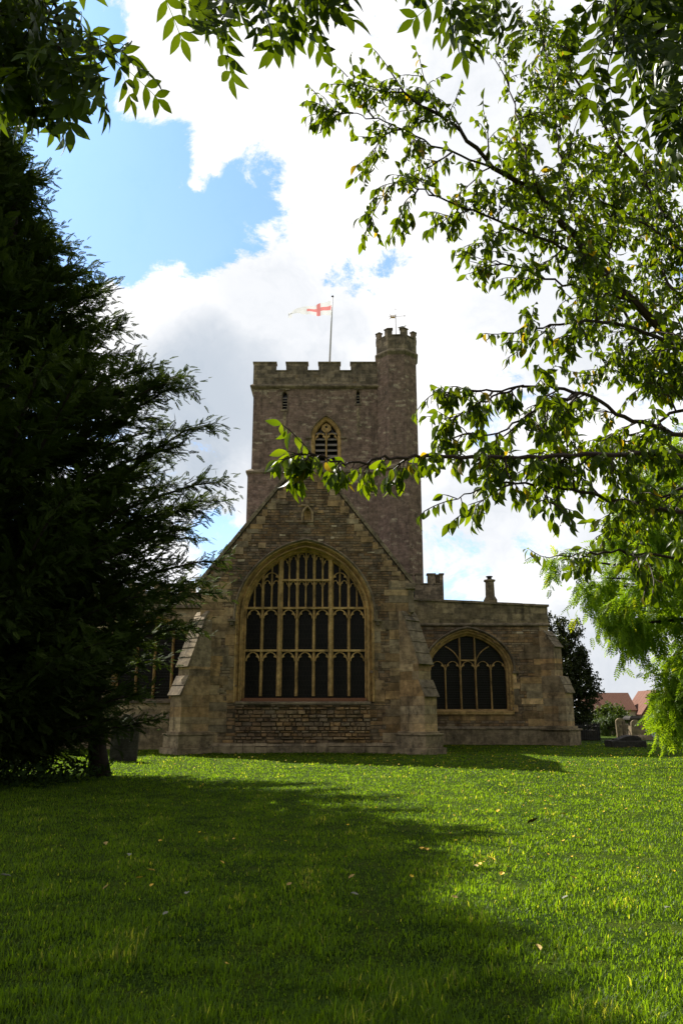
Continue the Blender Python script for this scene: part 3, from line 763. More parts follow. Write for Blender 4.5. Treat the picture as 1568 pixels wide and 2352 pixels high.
battlement(mb, (TX1-.5, YT+D_-.15), (TX0+.5, YT+D_-.15), zT, zcr-.12, ztop-.1, mer, .5, (0, 1), .11, cp)
mb.build('tower_battlements', M['parapet'], CH)
def band(m_, x0, x1, y0, y1, z, e, h):   # string course round a rectangle
    pr = [(0, -h*.4), (e, 0), (e, h*.35), (0, h)]
    m_.loft([[(x0-a, y0-a, z+b), (x1+a, y0-a, z+b), (x1+a, y1+a, z+b), (x0-a, y1+a, z+b)] for a, b in pr], closed=True)
cp.build('battlement_coping', M['coping'], CH); cp = MB()
band(cp, TX0-.03, TX1, YT-.03, YT+D_-.2, zT-.1, .20, .28)
cp.build('tower_string_course', M['coping'], CH); cp = MB()
band(cp, TX0-.0, TX1, YT-.0, YT+D_-.0, 17.72, .34, .36)
cp.build('tower_string_course', M['coping'], CH)
W3 = part_empty('belfry_window', (bw_['xc'], YT, bw_['zb']), CH)
mb = MB(); moulding(mb, bw_['xc'], bw_['hw'], bw_['zb'], bw_['zs'], bw_['rise'], bw_['k'], [(.24, YT-.01), (.2, YT-.03), (.14, YT+.06), (.05, YT+.12), (0, YT+.2), (-.02, YT+.5)])
mullion(mb, bw_['xc'], .13, bw_['zb'], bw_['zs']+.35, YT+.16, .2)
for s in (0, 1):
    a = bw_['xc']-(.8 if s == 0 else 0); cusped(mb, a+.03, a+.77, bw_['zs']+.25, .5, YT+.2, .14, .07)
# solid tracery field over the lights
xc_, zs_ = bw_['xc'], bw_['zs']
top_loop = [(xc_-.12, YT+.24, zs_+.3), (xc_+.12, YT+.24, zs_+.3), (xc_+.36, YT+.24, zs_+.55), (xc_+.3, YT+.24, zs_+.8), (xc_, YT+.24, zs_+1.02), (xc_-.3, YT+.24, zs_+.8), (xc_-.36, YT+.24, zs_+.55)]
mb.extrude(top_loop, (0, .12, 0), holes=[[(xc_+.1*math.cos(a), YT+.24, zs_+.72+.1*math.sin(a)) for a in [i*math.pi/4 for i in range(8)]]])
mb.build('tracery', M['dressed'], W3)
mb = MB(); z = bw_['zb']+.05
while z < bw_['zs']+.2:
    for a, b in ((-.77, -.08), (.08, .77)):
        mb.extrude([(xc_+a, YT+.3, z), (xc_+a, YT+.27, z+.04), (xc_+a, YT+.52, z+.24), (xc_+a, YT+.55, z+.2)], (b-a, 0, 0), rnd.random())
    z += .42
mb.build('louvre', M['timber'], W3)
mb = MB(); hood(mb, bw_, .26, zs_-.15, .10, YT, .14)
for s in (-1, 1): x = xc_+s*(.8+.42); mb.box(x-.2, x+.2, YT-.14, YT, zs_-.25, zs_-.13)
mb.build('hood_mould', M['coping'], W3)
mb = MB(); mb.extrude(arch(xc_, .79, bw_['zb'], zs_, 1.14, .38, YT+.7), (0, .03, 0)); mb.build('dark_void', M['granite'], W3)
for (sx_, hw_, zz_) in ((s1x, .19, sl1), (s2x, .14, sl2)):
    W4 = part_empty('slit_window', (sx_, YT, zz_[0]), CH)
    mb = MB(); mb.box(sx_-hw_-.16, sx_+hw_+.16, YT-.1, YT, zz_[1]+.02, zz_[1]+.12); mb.box(sx_-hw_-.1, sx_+hw_+.1, YT-.05, YT+.2, zz_[0]-.1, zz_[0])
    moulding(mb, sx_, hw_-.03, zz_[0], zz_[1]-.3, .26, .2, [(.10, YT+.0), (.09, YT-.02), (.03, YT+.02), (0, YT+.1), (0, YT+.4)])
    mb.build('surround', M['parapet'], W4)
    mb = MB(); z = zz_[0]+.05
    while z < zz_[1]-.4: mb.extrude([(sx_-hw_, YT+.12, z), (sx_-hw_, YT+.1, z+.03), (sx_-hw_, YT+.28, z+.13), (sx_-hw_, YT+.3, z+.1)], (2*hw_, 0, 0)); z += .21
    mb.build('louvre', M['timber'], W4)
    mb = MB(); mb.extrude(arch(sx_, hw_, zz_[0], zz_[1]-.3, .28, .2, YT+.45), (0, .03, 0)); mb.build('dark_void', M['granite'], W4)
# drip stains of pale lime under the slits are part of the stonework: small flush slabs
mb = MB()
for sx_, z1_, l_ in ((s2x, sl2[0]-.3, 2.0), (s1x, sl1[0]-.2, 1.2)):
    for i in range(7): mb.box(sx_-.12+rnd.uniform(0, .05), sx_+.08+rnd.uniform(0, .06), YT-.014, YT+.01, z1_-(i+1)*l_/7+.01, z1_-i*l_/7, rnd.uniform(.3, .7), jit=.006)
mb.build('repair_stones', M['tomb'], CH)
# stair turret
TCX, TCY, TR = 3.98, 52.35, 1.50
oct_ = lambda r, z, c=(TCX, TCY): ngon(c[0], c[1], r, z, 8, math.pi/8-.07)
mb = MB()
zTt = at(910, 815, 51.5).z; ztt, ztc = at(910, 762, 51.5).z, at(910, 776, 51.5).z
mb.loft([oct_(TR+.14, 0), oct_(TR+.14, 17.75)], closed=True); mb.loft([oct_(TR+.14, 17.75), oct_(TR, 18.0), oct_(TR, zTt)], closed=True)
mb.build('turret_wall', M['tower'], CH)
mb = MB()
mb.loft([oct_(r, z) for r, z in ((TR-.02, zTt-.25), (TR+.16, zTt-.02), (TR+.16, zTt+.08), (TR+.04, zTt+.22))], closed=True)
mb.build('turret_string_course', M['coping'], CH); mb = MB()
mb.loft([oct_(r, z) for r, z in ((TR+.1, 17.65), (TR+.34, 17.72), (TR+.34, 17.85), (TR+.02, 18.12))], closed=True)
mb.build('turret_string_course', M['coping'], CH)
mb = MB(); cp = MB(); A = oct_(TR+.05, 0)
for i in range(8):
    p, q = Vector(A[i]), Vector(A[(i+1) % 8]); e = (q-p); nrm = Vector((e.y, -e.x, 0)).normalized()
    cp = MB(); battlement(mb, (p.x, p.y), (q.x, q.y), zTt+.2, ztc-.08, ztt-.06, [(0, .27), (.73, 1)], .26, (nrm.x, nrm.y), .07, cp); cp.build('turret_coping', M['coping'], CH)
mb.loft([oct_(TR-.15, zTt+.3), oct_(.02, zTt+.9)], closed=True)
mb.build('turret_battlements', M['parapet'], CH)
mb = MB(); f1 = at(957, 1250, 51.9); mb.box(f1.x-.06, f1.x+.06, 51.7, 52.2, f1.z-.5, f1.z+.4); mb.build('turret_slit', M['granite'], CH)
# weathering of an older roof on the tower face + stub parapet to the right of it
mb = MB()
a, b = at(868, 1243, 51.7), at(842, 1238, 51.7)
mb.extrude([(a.x+.2, 51.6, a.z-.1), (b.x-.3, 51.6, b.z+.1), (b.x-.3, 51.6, b.z+.25), (a.x+.2, 51.6, a.z+.05)], (0, .3, 0))
mb.build('weather_mould', M['coping'], CH)
mb = MB(); cp = MB()
n0, n1 = at(950, 1345, 48), at(1018, 1345, 48)
ztN, zcN = at(985, 1320, 48).z, at(985, 1342, 48).z
battlement(mb, (n0.x-.3, 48), (n1.x, 48), 6.5, zcN, ztN, [(0, .1), (.2, .36), (.55, .76), (.9, 1)], .4, (0, -1), .09, cp)
battlement(mb, (n1.x, 48.4), (n1.x, 56), 6.5, zcN, ztN, [(0, .1), (.3, .5), (.7, .9)], .4, (1, 0), .09, cp)
mb.build('nave_battlements', M['parapet'], CH); cp.build('nave_coping', M['coping'], CH)
# --- aisle to the left
YA = 38.0; AX0, AX1 = -19., -5.9
mb = MB(); cp = MB()
zat, zac = at(420, 1345, 38).z, at(420, 1368, 38).z
AW = dict(xc=at(352, 1500, 38).x, hw=1.7, zb=2.3, zs=4.6, rise=1.35, k=.15)
AW2 = dict(AW); AW2['xc'] = AW['xc']-5.2
mb.extrude([(AX0, YA, 0), (AX1, YA, 0), (AX1, YA, zac-.6), (AX0, YA, zac-.6)], (0, .7, 0), holes=[arch(W_['xc'], W_['hw']+.2, W_['zb']-.1, W_['zs'], W_['rise']+.2, W_['k'], YA) for W_ in (AW, AW2)])
mb.box(AX0, AX0+.7, YA+.7, 60, 0, zac-.6)
mb.build('aisle_wall', M['pale_wall'], CH)
mb = MB()
q = []
x = 0
while x < 1:
    q.append((max(0, 1-x-.058), 1-x)); x += .095
q = sorted(q); q = [(max(a, 0), b) for a, b in q]
battlement(mb, (AX0, YA-.03), (AX1, YA-.03), zac-.6, zac, zat, q, .4, (0, -1), .1, cp)
mb.build('aisle_battlements', M['pale_wall'], CH)
for zz, e in ((zac-.62, .14), (at(350, 1648, 38).z-.05, .14)):
    cp.extrude([(AX0, YA-e, zz), (AX0, YA-e, zz+.07), (AX0, YA, zz+.2), (AX0, YA, zz-.04)], (AX1-AX0, 0, 0))
cp.extrude([(AW['xc']-2.1, YA-.1, 2.1), (AW['xc']-2.1, YA-.1, 2.18), (AW['xc']-2.1, YA+.4, 2.3), (AW['xc']-2.1, YA+.4, 2.1)], (4.2, 0, 0))
cp.build('aisle_coping', M['coping'], CH)
mb = MB(); mb.box(AX0, AX1, YA-.08, YA, -.4, 1.35); mb.build('aisle_plinth', M['ashlar_wall'], CH)
for W_ in (AW, AW2):
    w5 = part_empty('aisle_window', (W_['xc'], YA, W_['zb']), CH)
    mb = MB(); mb.extrude(arch(W_['xc'], 1.75, W_['zb'], W_['zs'], W_['rise'], W_['k'], YA+.45), (0, .03, 0)); mb.build('guarded_glass', M['glass2'], w5)
    mb = MB(); moulding(mb, W_['xc'], W_['hw'], W_['zb'], W_['zs'], W_['rise'], W_['k'], [(.22, YA-.02), (.15, YA-.02), (.05, YA+.2), (0, YA+.25), (0, YA+.5)])
    for i in (1, 2, 3): x = W_['xc']-1.7+i*.85; mullion(mb, x, .12, W_['zb'], arch_z(x, W_['xc'], W_['hw'], W_['zs'], W_['rise'], W_['k']), YA+.3, .15)
    mb.build('tracery', M['dressed'], w5)
    mb = MB(); hood(mb, W_, .24, 4.4, .12, YA, .14); mb.build('hood_mould', M['ashlar_wall'], w5)
mb = MB(); mb.extrude([(AX0+.3, YA+.4, 7.0), (-6.2, YA+.4, 7.4), (-6.2, YA+.4, 7.25), (AX0+.3, YA+.4, 6.85)], (0, 20, 0)); mb.build('aisle_roof', M['slate'], CH)

# ------------------------------------------------------------------ flagpole, flag, vane, gull
pb, pt = at(757, 828, 56.5), at(763.5, 683, 56.5)
FP = thing('flagpole', (pb.x, 56.5, 23.9), 'tall thin white flagpole rising from the battlemented tower roof', 'flagpole')
base = Vector((pb.x-.1, 56.5, 23.9))
mb = MB(); mb.tube([base, pb, pb.lerp(pt, .6), pt], [.085, .08, .06, .04], 10); mb.build('pole', M['pole'], FP, smooth=True)
mb = MB(); mb.loft([ngon(pt.x, pt.y, r, pt.z+z, 8) for r, z in ((.03, -.02), (.09, .04), (.1, .1), (.03, .18))], closed=True, cap=True); mb.build('finial', M['iron'], FP)
colz = [(458, 130, 290), (430, 143, 292), (400, 153, 292), (372, 163, 294), (345, 171, 296), (325, 174, 297), (305, 180, 294), (280, 188, 292), (255, 196, 290), (228, 199, 284), (203, 200, 280), (175, 200, 277), (150, 199, 276),
        (128, 204, 272), (105, 215, 268), (80, 228, 264), (60, 238, 262), (40, 246, 262), (22, 251, 272), (8, 256, 296)]
Y0f = 56.4; V = []; nr = 15; cols_ = len(colz)
for i, (x, a, b) in enumerate(colz):
    for j in range(nr):
        v = j/(nr-1); D = at(660+x*.2197, 660+(a+(b-a)*v)*.2197, Y0f)
        D.y += .10*math.sin(i*1.15+v*1.6)*min(1, i/3) + (.3*(i-12)/8 if i > 12 else 0)
        V.append(D)
mb = MB(); mb.v = [tuple(p) for p in V]
for i in range(cols_-1):
    for j in range(nr-1):
        vm = (j+.5)/(nr-1); red = (.39 < vm < .61 and i < 10) or (3.5 < i+.5 < 6.4)
        mb.f.append([i*nr+j, (i+1)*nr+j, (i+1)*nr+j+1, i*nr+j+1]); mb.t.append(.5); mb.m.append(1 if red else 0)
# hanging torn end
e0 = at(660+22*.2197, 660+258*.2197, Y0f+.3); k0 = len(mb.v)
for x, a in ((8, 256), (24, 272), (48, 268), (46, 300), (40, 322), (10, 318), (4, 322), (18, 296)):
    p = at(660+x*.2197, 660+a*.2197, Y0f+.26); mb.v.append(tuple(p))
mb.f += [[k0, k0+1, k0+3, k0+7], [k0+1, k0+2, k0+3], [k0+7, k0+3, k0+4, k0+5], [k0+5, k0+6, k0+7]]; mb.t += [.5]*4; mb.m += [0]*4
def cloth(name, col, tr):
    m, t, out = mat(name); p = principled(t, None, col, .8, .1); s_ = t.new('ShaderNodeBsdfTranslucent'); s_.inputs[0].default_value = (*col, 1)
    mx = t.new('ShaderNodeMixShader'); mx.inputs[0].default_value = tr; t.l.new(p.outputs[0], mx.inputs[1]); t.l.new(s_.outputs[0], mx.inputs[2]); t.l.new(mx.outputs[0], out.inputs[0]); return m
fl = mb.build('flag', [cloth('flag_white', (.74, .74, .74), .5), cloth('flag_red', (.72, .25, .24), .5)], smooth=True)
tag(fl, 'white flag with a red cross flying to the left from the flagpole, its tail torn', 'flag')
vp = at(909, 775, 52.7); v0 = Vector((vp.x, 52.75, zTt+.8)); vt = at(908, 722, 52.75)
WV = thing('weather_vane', (vp.x, 52.75, zTt+.8), 'gilt banner weather vane with arrow on a thin rod above the stair turret', 'weather vane')
mb = MB(); mb.tube([v0, vt], .028, 6); mb.build('rod', M['iron'], WV)
vz = lambda x, y: at(660+x*.2197, 660+y*.2197, 52.75)
mb = MB(); q = [vz(1076, 290), vz(1124, 290), vz(1124, 322), vz(1076, 322)]
mb.extrude(q, (0, .03, 0), holes=[[vz(1084, 293), vz(1098, 293), vz(1098, 302), vz(1084, 302)], [vz(1104, 293), vz(1118, 293), vz(1118, 302), vz(1104, 302)]]); mb.build('banner', M['gold'], WV)
mb = MB()
for a, b in (((1076, 290), (1062, 283)), ((1076, 306), (1050, 311)), ((1076, 322), (1060, 336))): mb.tube([vz(*a), vz(*b)], [.025, .012], 5)
mb.tube([vz(1126, 304), vz(1230, 298)], .016, 5); mb.tube([vz(1218, 290), vz(1230, 298), vz(1216, 312)], .016, 5)
mb.tube([vz(1128+10*math.cos(a), 226+10*math.sin(a)) for a in [i*.5 for i in range(10)]], .012, 5); mb.tube([vt, vz(1128, 240)], .010, 5)
mb.build('arrow_and_prongs', M['iron'], WV)
gc = at(923.5, 752.5, 51.4)
GU = thing('seagull', (gc.x, 51.4, ztt), 'small grey and white gull standing on a merlon of the stair turret', 'bird')
mb = MB(); rings = []
for u, r, dz in ((-.34, .008, -.02), (-.24, .03, -.01), (-.12, .07, .0), (0, .09, .0), (.10, .085, .03), (.16, .055, .08), (.19, .05, .13), (.235, .045, .145), (.27, .02, .14), (.32, .005, .13)):
    rings.append([(gc.x+u, gc.y+r*.8*math.cos(a), gc.z+dz+r*math.sin(a)) for a in [i*math.pi/4 for i in range(8)]])
mb.loft(rings, closed=True, cap=True); mb.build('body', flat('gull_white', (.7, .7, .7)), GU, smooth=True)
mb = MB()
for s in (-1, 1): mb.loft([[(gc.x+u, gc.y+s*(r*.8+.012), gc.z+dz+h) for h in (r*.9, -r*.3)] for u, r, dz in ((-.38, .005, .0), (-.2, .05, .0), (0, .085, .01), (.1, .06, .03))])
mb.build('wing', flat('gull_grey', (.25, .27, .3)), GU, smooth=True)
mb = MB()
for s in (-1, 1): mb.tube([(gc.x+.02, gc.y+s*.03, gc.z-.06), (gc.x+.03, gc.y+s*.03, ztt+.02)], .008, 4)
mb.build('leg', M['gold'], GU)

# ------------------------------------------------------------------ gravestones and background
def headstone(name, px, pyb, Y, w_, h_, th, label, m_, style='round', tilt=0, z0=None, grp=None):
    p = at(px, pyb, Y); o = thing(name, (p.x, Y, 0), label, 'gravestone', grp)
    mb = MB(); pts = [(-w_/2, 0)]
    if style == 'round':
        pts += [(-w_/2, h_-w_*.42)]+[(w_/2*math.cos(a), h_-w_*.42+w_*.42*math.sin(a)) for a in [math.pi*(1-i/12) for i in range(1, 12)]]+[(w_/2, h_-w_*.42)]
    elif style == 'shoulder':
        pts += [(-w_/2, h_*.80), (-w_*.40, h_*.81), (-w_*.34, h_*.86)]+[(w_*.33*math.cos(a), h_*.86+h_*.14*math.sin(a)) for a in [math.pi*(1-i/10) for i in range(1, 10)]]+[(w_*.34, h_*.86), (w_*.40, h_*.81), (w_/2, h_*.80)]
    elif style == 'ogee':
        pts += [(-w_/2, h_*.84), (-w_*.36, h_*.83), (-w_*.28, h_*.85), (-w_*.2, h_*.92), (-w_*.1, h_*.985), (0, h_), (w_*.1, h_*.985), (w_*.2, h_*.92), (w_*.28, h_*.85), (w_*.36, h_*.83), (w_/2, h_*.84)]
    pts += [(w_/2, 0)]
    mb.extrude([(p.x+a, Y-th/2, b-.15 if b == 0 else b) for a, b in pts], (0, th, 0)); s_ = mb.build('slab', m_, o, bevel=.012)
    o.rotation_euler = (R(-2), R(tilt), 0); return o
headstone('headstone', 283, 1745, 28.3, at(314, 1700, 28.3).x-at(252, 1700, 28.3).x, at(283, 1640, 28.3).z, .14, 'dark weathered headstone with curved top under the big yew, left of the church', M['dark_tomb'], 'ogee', 1)
headstone('headstone', 1427, 1692, 57, .66, 1.32, .14, 'lichened round topped headstone just left of the stone cross', M['tomb'], 'round', -1)
headstone('headstone', 1460, 1690, 57.5, .66, 1.2, .13, 'round topped headstone between the stone cross and the roofed tomb', M['tomb'], 'round', 2)
headstone('headstone', 1487, 1688, 58, .40, .42, .1, 'small black polished headstone right of the roofed tomb', M['granite'], 'round', 0)
headstone('headstone', 1499, 1688, 58, .25, .5, .1, 'small pale headstone beside the black polished one', M['white_paint'], 'shoulder', 3)
p = at(1434, 1694, 54); o = thing('stone_cross', (p.x, 54, 0), 'small lichened stone cross on a stepped base in the churchyard', 'gravestone')
mb = MB(); mb.box(p.x-.09, p.x+.09, 53.94, 54.08, .2, 1.12, .5); mb.box(p.x-.28, p.x+.28, 53.95, 54.07, .72, .90, .5); mb.build('cross', M['tomb'], o, bevel=.015)
mb = MB(); mb.box(p.x-.3, p.x+.3, 53.75, 54.3, -.1, .12); mb.box(p.x-.2, p.x+.2, 53.85, 54.2, .12, .24); mb.build('base', M['tomb'], o, bevel=.02)
p = at(1463, 1688, 59); o = thing('roofed_tomb', (p.x, 59, 0), 'chest tomb with a wide overhanging slab on it, behind the headstones', 'tomb')
mb = MB(); mb.box(p.x-.42, p.x+.42, 58.6, 59.6, -.1, 1.12); mb.build('chest', M['tomb'], o)
mb = MB(); mb.loft([[(p.x-a, 58.5-b, z), (p.x+a, 58.5-b, z), (p.x+a, 59.7+b, z), (p.x-a, 59.7+b, z)] for a, b, z in ((.5, 0, 1.10), (.68, .15, 1.2), (.68, .15, 1.3), (.55, .0, 1.46))], closed=True, cap=True); mb.build('slab', M['dark_tomb'], o)
p = at(1436, 1717, 40.4); o = thing('ledger_tomb', (p.x, 40.4, 0), 'low dark coped ledger tomb on the lawn right of the chapel', 'tomb')
mb = MB(); a = .86; mb.loft([[(p.x-a+e, 39.9+e-.1, z), (p.x+a-e, 39.9+e, z), (p.x+a-e+.1, 41.4-e, z), (p.x-a+e+.15, 41.4-e, z)] for e, z in ((0, -.1), (0, .30), (.03, .33))], closed=True, cap=True); mb.build('plinth', M['dark_tomb'], o)
mb = MB(); mb.extrude([(p.x-.45, 40.1, .33), (p.x+.72, 40.1, .33), (p.x+.70, 40.1, .45), (p.x+.55, 40.1, .54), (p.x+.3, 40.1, .575), (p.x+.05, 40.1, .54), (p.x-.2, 40.1, .46), (p.x-.45, 40.1, .38)], (0, .9, 0)); mb.build('coped_stone', M['dark_tomb'], o, bevel=.02)
p = at(1476, 1693, 53); mb = MB(); mb.loft([[(p.x-.5+e, 52.6+e, z), (p.x+.5-e, 52.6+e, z), (p.x+.45-e, 53.6-e, z), (p.x-.45+e, 53.6-e, z)] for e, z in ((0, -.1), (0, .16), (.06, .26))], closed=True, cap=True)
tag(mb.build('flat_gravestone', M['tomb'], bevel=.02), 'low pale flat gravestone on the grass right of the cross', 'gravestone')
# railings
rx0, rx1 = at(1313, 1690, 50).x, at(1377, 1690, 50).x
RL = thing('grave_railings', ((rx0+rx1)/2, 50, 0), 'rusty dark iron railings round a grave behind the chapel corner', 'railings')
mb = MB()
for (xa, ya, xb, yb) in ((rx0, 50, rx1, 50), (rx1, 50, rx1+.3, 52.2), (rx0, 52.2, rx1+.3, 52.2)):
    n = int(math.hypot(xb-xa, yb-ya)/.13)
    for i in range(n+1):
        u = i/n; x, y = xa+(xb-xa)*u, ya+(yb-ya)*u; top = 1.02 if i % 6 else 1.12
        mb.tube([(x, y, 0), (x, y, top-.05), (x, y, top)], [.016 if i % 6 else .03, .016 if i % 6 else .03, .003], 4)
    for z in (.15, .85): mb.tube([(xa, ya, z), (xb, yb, z)], .02, 4)
mb.build('bars', M['iron'], RL)
mb = MB(); mb.box(rx0, rx1, 50.5, 51.9, -.1, .62); mb.build('chest_tomb', M['dark_tomb'], RL)
# boundary wall and far houses
mb = MB(); mb.box(11, 60, 63, 63.4, -.3, .85); wl = mb.build('boundary_wall', M['far_wall']); tag(wl, 'low rough stone boundary wall behind the gravestones', 'wall')
mb = MB(); mb.box(-60, -19.5, 60, 60.4, -.3, 1.2); wl = mb.build('boundary_wall', M['far_wall']); tag(wl, 'stone churchyard wall far behind the yew on the left', 'wall')
mb = MB(); mb.add([(-60, 47, .03), (-20, 47, .03), (-20, 50, .03), (-60, 50, .03)], [(0, 1, 2, 3)]); tag(mb.build('path', flat('path_gravel', (.45, .42, .37), .9, .1)), kind='structure')
def tiles(name, c1, c2):
    m, t, out = mat(name); P = t.new('ShaderNodeNewGeometry').outputs['Position']
    b = t.new('ShaderNodeTexBrick'); t.l.new(t.mapping(P, (1, 1, 1)), b.inputs[0]); sp_ = t.new('ShaderNodeSeparateXYZ'); t.l.new(P, sp_.inputs[0]); cc = t.new('ShaderNodeCombineXYZ')
    t.l.new(sp_.outputs[0], cc.inputs[0]); t.l.new(t.math('ADD', sp_.outputs[2], t.math('MULTIPLY', sp_.outputs[1], .3)), cc.inputs[1]); t.l.new(cc.outputs[0], b.inputs[0])
    b.inputs['Scale'].default_value = 1; b.inputs['Brick Width'].default_value = .35; b.inputs['Row Height'].default_value = .22; b.inputs['Mortar Size'].default_value = .03
    b.inputs['Color1'].default_value = (*c1, 1); b.inputs['Color2'].default_value = (*c2, 1); b.inputs['Mortar'].default_value = (*[x*.4 for x in c1], 1)
    principled(t, out, t.mix(t.noise(P, 1.5, 4), b.outputs[0], tuple(x*.6 for x in c2)), .9, .1); return m
M['tiles'] = tiles('red_clay_tiles', (.22, .105, .075), (.28, .15, .11)); M['brick'] = tiles('red_brick', (.42, .2, .14), (.5, .25, .18))
M['render'] = flat('cream_render', (.58, .48, .34), .9, .1)
HY = 150.
def hx(px): return at(px, 1640, HY).x
def hz_(py, Y=HY): return at(1450, py, Y).z
H1 = thing('house', (hx(1420), HY, 0), 'cream rendered house with red tiled roof beyond the churchyard wall', 'house')
mb = MB(); mb.box(hx(1360), hx(1460), HY, HY+7, -1, hz_(1629)); mb.build('wall', M['render'], H1)
mb = MB(); e, rg = hz_(1630), hz_(1590)
mb.extrude([(hx(1345), HY-.4, e-.05), (hx(1345), HY+3.5, rg), (hx(1345), HY+7.4, e-.05), (hx(1345), HY+7.4, e-.2), (hx(1345), HY+3.5, rg-.2), (hx(1345), HY-.4, e-.2)], (hx(1461)-hx(1345), 0, 0)); mb.build('roof', M['tiles'], H1)
mb = MB(); mb.box(hx(1424), hx(1436), HY-.05, HY+.1, hz_(1643), hz_(1635)); mb.build('window', M['white_paint'], H1)
mb = MB(); mb.box(hx(1425.5), hx(1434.5), HY-.08, HY-.04, hz_(1641), hz_(1636.5)); mb.build('window_pane', M['glass'], H1)
mb = MB(); mb.box(hx(1356), hx(1362), HY+3, HY+4, rg-1, rg+1.0); mb.build('chimney', M['brick'], H1)
H2 = thing('house', (hx(1490), HY-3, 0), 'red brick gabled house beside the cream one, half hidden by the feathery tree', 'house')
mb = MB(); x0, x1 = hx(1461), hx(1535); zz = hz_(1640); mb.extrude([(x0, HY-3, -1), (x1, HY-3, -1), (x1, HY-3, zz), ((x0+x1)/2, HY-3, hz_(1590)), (x0, HY-3, zz)], (0, 9, 0)); mb.build('wall', M['brick'], H2)
mb = MB()
for s in (-1, 1):
    xm = (x0+x1)/2; xe = x0-.3 if s < 0 else x1+.3
    mb.extrude([(xm, HY-3.3, hz_(1589)+.15), (xe, HY-3.3, zz-.15), (xe, HY-3.3, zz-.0), (xm, HY-3.3, hz_(1589)+.3)], (0, 9.6, 0))
mb.build('roof', M['tiles'], H2)

# ------------------------------------------------------------------ foliage
# leaf templates: length 1 along +x
def leaf_template(ws, zs, fold=.35):
    st = np.linspace(0, 1, len(ws)); V = []; 
    for x, w_, z in zip(st, ws, zs): V += [(x, -w_, z+w_*fold), (x, 0, z), (x, w_, z+w_*fold)]
    V = np.array(V); F = []
    for i in range(len(ws)-1):
        a = 3*i; F += [(a, a+1, a+4, a+3), (a+1, a+2, a+5, a+4)]
    return V, [np.array(F)]
CHERRY = leaf_template([.012, .15, .22, .20, .12, .004], [0, .02, .0, -.06, -.16, -.30])
def compound(npairs, ll, lw, ang, droop=.25, term=True, stations=4, fold=.25):
    ws = [.02]+[lw/ll/2*math.sin(math.pi*(i/(stations))**.8) for i in range(1, stations)]+[.005]
    LV, LF = leaf_template(ws, [-.12*(i/stations)**2 for i in range(stations+1)], fold)
    V, F = [], []; o = 0
    def put(x, a, l_):
        nonlocal o
        c_, s_ = math.cos(a), math.sin(a); P_ = LV*l_; z0 = -droop*x*x
        Q = np.stack([P_[:, 0]*c_-P_[:, 1]*s_+x, P_[:, 0]*s_+P_[:, 1]*c_, P_[:, 2]+z0-.25*l_*(P_[:, 0]/l_)**2], 1)
        V.append(Q); F.append(LF[0]+o); o += len(Q)
    for i in range(npairs):
        x = .18+(.82-.08)*i/max(1, npairs-1)*.95; l_ = ll*(.8+.3*math.sin(math.pi*(i+1)/(npairs+1)))
        put(x, ang, l_); put(x, -ang, l_)
    if term: put(1.0, 0, ll*1.05)
    # rachis
    RV = []; 
    for i in range(5):
        x = i/4; z = -droop*x*x; RV += [(x, -.008, z), (x, .008, z+.004)]
    V.append(np.array(RV)); F.append(np.array([(2*i, 2*i+2, 2*i+3, 2*i+1) for i in range(4)])+o)
    return np.concatenate(V), [np.concatenate(F)]
ASH = compound(3, .50, .20, R(50), .22)
LOC = compound(5, .30, .15, R(60), .35, stations=2)
def yew_template():
    r = np.random.default_rng(3); V, F = [], []; o = 0
    for i in range(13):
        x = .05+.9*i/12
        for s in (-1, 1):
            l_ = (.34*(1-.65*x))*r.uniform(.6, 1.2); a = s*R(48+r.uniform(-14, 14)); wv_ = .034+.022*r.random(); zt_ = r.uniform(-.08, .06)
            d = np.array([math.cos(a), math.sin(a), zt_]); n = np.array([-d[1], d[0], 0]); p = np.array([x, 0, -.12*x*x])
            V += [p-n*wv_*.5, p+d*l_*.6-n*wv_, p+d*l_, p+d*l_*.6+n*wv_]; F.append((o, o+1, o+2, o+3)); o += 4
    V += [(0, -.012, 0), (1.05, 0, -.12), (0, .012, 0), (.5, 0, .0)]; F.append((o, o+1, o+2, o+3))
    return np.array(V), [np.array(F)]
YEW = yew_template()
TUFT = leaf_template([.02, .22, .28, .2, .005], [0, .02, 0, -.05, -.15], .3)

def rnd_unit(n):
    v = rng.normal(size=(n, 3)); return v/np.linalg.norm(v, axis=1, keepdims=True)
def leaves(name, T, pos, d, up, scale, mt, parent, tint=None):
    V, F = scatter(T[0], T[1], pos, frames(d, up), scale)
    if tint is None: tint = rng.random(len(pos))
    return np_mesh(name, V, F, mt, np.repeat(tint, len(T[0])), parent)
def smooth_path(pts, n):
    P_ = [Vector(p) for p in pts]; P_ = [P_[0]*2-P_[1]]+P_+[P_[-1]*2-P_[-2]]; out = []
    segs = len(P_)-3
    for k in range(n+1):
        u = k/n*segs; i = min(int(u), segs-1); t_ = u-i; a, b, c, d = P_[i:i+4]
        out.append(.5*((2*b)+(c-a)*t_+(2*a-5*b+4*c-d)*t_*t_+(3*b-a-3*c+d)*t_**3))
    return out
rv = lambda s=1.: Vector((rnd.gauss(0, s), rnd.gauss(0, s), rnd.gauss(0, s)))

